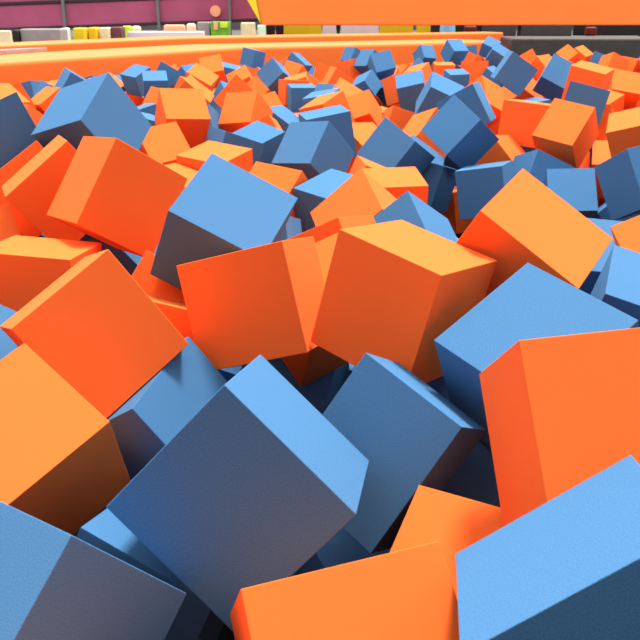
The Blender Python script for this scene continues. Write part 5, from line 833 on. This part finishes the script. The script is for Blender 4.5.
(0,-2.468,6.962,0.206,0.205,-0.644,-0.523,-0.520),(0,-1.173,7.260,0.152,-0.282,0.659,-0.622,0.316),(1,-1.328,8.470,0.176,0.536,-0.374,-0.359,-0.666),
(1,0.832,6.770,0.153,-0.378,0.069,-0.187,0.904),(1,2.561,5.589,0.179,-0.119,0.193,-0.001,-0.974),(0,0.671,10.317,0.169,-0.405,-0.360,0.707,-0.455),
(0,0.505,7.453,0.160,-0.161,-0.390,-0.734,-0.533),(0,-0.197,5.171,0.160,-0.098,0.557,-0.400,-0.721),(1,0.741,1.449,0.167,-0.047,-0.159,0.532,0.830),
(0,-0.887,11.229,0.155,0.586,0.380,0.439,-0.564),(0,-1.877,5.866,0.132,-0.016,-0.040,0.779,0.626),(1,0.744,5.162,0.151,-0.225,0.098,-0.777,0.580),
(1,0.611,7.022,0.148,0.688,0.498,0.517,0.109),(1,0.776,6.384,0.147,0.067,0.913,0.370,-0.161),(1,-0.079,1.413,0.176,-0.197,0.909,0.294,-0.218),
(1,4.530,11.522,0.138,-0.954,0.141,-0.012,-0.262),(1,0.244,0.598,0.167,0.316,0.916,-0.248,0.027),(1,2.295,8.877,0.159,0.898,-0.037,0.202,0.390),
(1,1.061,5.187,0.132,-0.769,0.133,-0.617,-0.099),(1,-1.250,5.898,0.162,-0.238,0.364,0.900,-0.014),(1,1.312,10.688,0.188,-0.099,-0.925,-0.303,0.209),
(0,-0.468,6.011,0.170,0.442,0.804,0.329,0.223),(0,-2.696,7.229,0.162,0.239,0.814,0.209,-0.486),(1,2.389,9.205,0.166,0.008,0.844,0.264,-0.466),
(0,-0.923,1.471,0.160,0.415,-0.474,-0.761,-0.157),(1,1.041,3.782,0.175,-0.773,-0.499,-0.364,-0.146),(1,-2.185,6.081,0.134,-0.336,0.332,-0.654,0.591),
(0,-1.631,2.781,0.187,-0.607,-0.208,0.552,-0.533),(1,3.530,6.810,0.145,-0.750,-0.103,-0.093,0.647),(1,1.533,3.498,0.132,-0.666,-0.397,0.588,-0.232),
(0,-0.329,0.478,0.172,0.339,0.708,0.112,-0.609),(0,-1.447,3.441,0.210,-0.890,0.158,0.340,0.259),(1,2.847,11.165,0.151,-0.149,0.051,-0.606,0.779),
(0,-1.507,3.004,0.121,-0.002,-0.597,0.801,-0.049),(0,2.327,3.779,0.133,0.036,-0.727,-0.684,-0.052),(0,1.441,2.543,0.159,-0.664,0.678,-0.315,0.019),
(0,1.692,9.945,0.173,-0.091,0.478,0.115,-0.866),(1,0.423,8.147,0.179,-0.286,-0.031,-0.904,-0.316),(1,4.215,9.319,0.134,-0.491,0.541,0.547,-0.409),
(1,2.202,5.352,0.172,0.187,-0.485,-0.630,-0.577),(0,0.858,5.948,0.157,-0.818,-0.246,-0.366,0.369),(0,2.892,6.853,0.168,0.494,-0.846,0.149,0.136),
(1,1.122,1.474,0.148,0.119,-0.572,0.016,-0.811),(0,-2.990,5.683,0.180,0.225,0.826,0.360,0.370),(0,0.002,7.142,0.145,0.096,0.880,0.464,-0.010),
(1,0.566,4.914,0.121,-0.408,-0.413,0.575,0.577),(1,0.857,8.317,0.149,0.689,0.668,0.279,0.038),(0,2.516,10.381,0.180,0.134,0.809,-0.468,-0.331),
(1,-0.131,6.466,0.168,-0.982,0.010,-0.141,0.123),(0,1.578,6.369,0.146,0.104,0.450,-0.876,0.138),(0,-2.876,7.862,0.151,-0.520,0.790,-0.203,0.254),
(0,-0.030,6.868,0.150,-0.430,-0.673,-0.181,0.574),(1,-0.825,3.776,0.126,-0.290,-0.023,0.001,0.957),(0,-2.285,4.750,0.178,0.649,-0.196,-0.032,0.735),
(1,-1.751,4.208,0.168,-0.157,-0.661,-0.316,-0.662),(1,-2.452,3.938,0.176,0.631,0.494,0.171,-0.574),(1,-1.039,9.271,0.160,-0.515,-0.140,-0.060,-0.844),
(0,-1.946,4.479,0.151,-0.179,0.460,0.574,0.654),(1,-3.311,5.724,0.146,-0.219,0.701,-0.069,-0.675),(1,-0.416,10.109,0.126,0.287,-0.380,0.669,-0.571),
(0,2.019,3.178,0.148,-0.484,0.787,-0.343,0.167)
]
vs, fs, mi = [], [], []
for c, x, y, z, qw, qx, qy, qz in BURIED:
    rm = Quaternion((qw, qx, qy, qz)).normalized().to_matrix()
    b0 = len(vs)
    for i in range(8):
        vs.append(rm @ Vector(((i & 1) - .5, (i >> 1 & 1) - .5, (i >> 2 & 1) - .5)) * 0.995 + Vector((x, y, z)) * 5)
    for f in ((0, 2, 3, 1), (4, 5, 7, 6), (0, 1, 5, 4), (2, 6, 7, 3), (0, 4, 6, 2), (1, 3, 7, 5)):
        fs.append([b0 + k for k in f]); mi.append(c)
me = bpy.data.meshes.new('buried_foam')
me.from_pydata(vs, [], fs)
me.materials.append(M['o']); me.materials.append(M['b'])
me.polygons.foreach_set('material_index', mi)
bo = bpy.data.objects.new('buried_foam', me)
bo.scale = (0.2, 0.2, 0.2)
COL.objects.link(bo)
tag(bo, 'deeper filling of jumbled orange and blue foam cubes lying under the top ones', 'foam filling', kind='stuff')

# ----------------------------------------------------------- light and camera
w = bpy.data.worlds.new('hall_light')
S.world = w
w.use_nodes = True
nt = w.node_tree
bg = nt.nodes['Background']
tc = nt.nodes.new('ShaderNodeTexCoord')
sx = nt.nodes.new('ShaderNodeVectorMath')
sx.operation = 'DOT_PRODUCT'
sx.inputs[1].default_value = Vector((0.0, 0.1, 1)).normalized()
rp = nt.nodes.new('ShaderNodeValToRGB')
nt.links.new(tc.outputs['Generated'], sx.inputs['Vector'])
mr = nt.nodes.new('ShaderNodeMapRange')
mr.inputs['From Min'].default_value = -1
nt.links.new(sx.outputs['Value'], mr.inputs['Value'])
nt.links.new(mr.outputs['Result'], rp.inputs['Fac'])
e = rp.color_ramp.elements
e[0].position = 0.47; e[0].color = (0.08, 0.08, 0.085, 1)
e[1].position = 0.58; e[1].color = (1.0, 0.995, 0.99, 1)
nt.links.new(rp.outputs['Color'], bg.inputs['Color'])
bg.inputs['Strength'].default_value = 1.4

s = bpy.data.lights.new('hall_daylight', 'SUN')
s.energy = 4.6
s.angle = R(12)
s.color = (1, 0.97, 0.93)
so = bpy.data.objects.new('hall_daylight', s)
so.rotation_mode = 'QUATERNION'
so.rotation_quaternion = Vector((-0.16, -0.33, -0.93)).to_track_quat('-Z', 'Y')
COL.objects.link(so)

cam = bpy.data.cameras.new('camera')
cam.sensor_width = 36
cam.lens = FPX / 640 * 36
cam.clip_start = 0.05
cam.dof.use_dof = True
cam.dof.focus_distance = 1.5
cam.dof.aperture_fstop = 36 * FPX / 640 / 1000 / 0.0022
co = bpy.data.objects.new('camera', cam)
co.location = (0, 0, EYE)
co.rotation_euler = (R(90) - PITCH, 0, 0)
COL.objects.link(co)
S.camera = co

S.view_settings.view_transform = 'Standard'
S.view_settings.look = 'None'
S.view_settings.gamma = 1
S.view_settings.use_curve_mapping = False
S.view_settings.exposure = 0.47
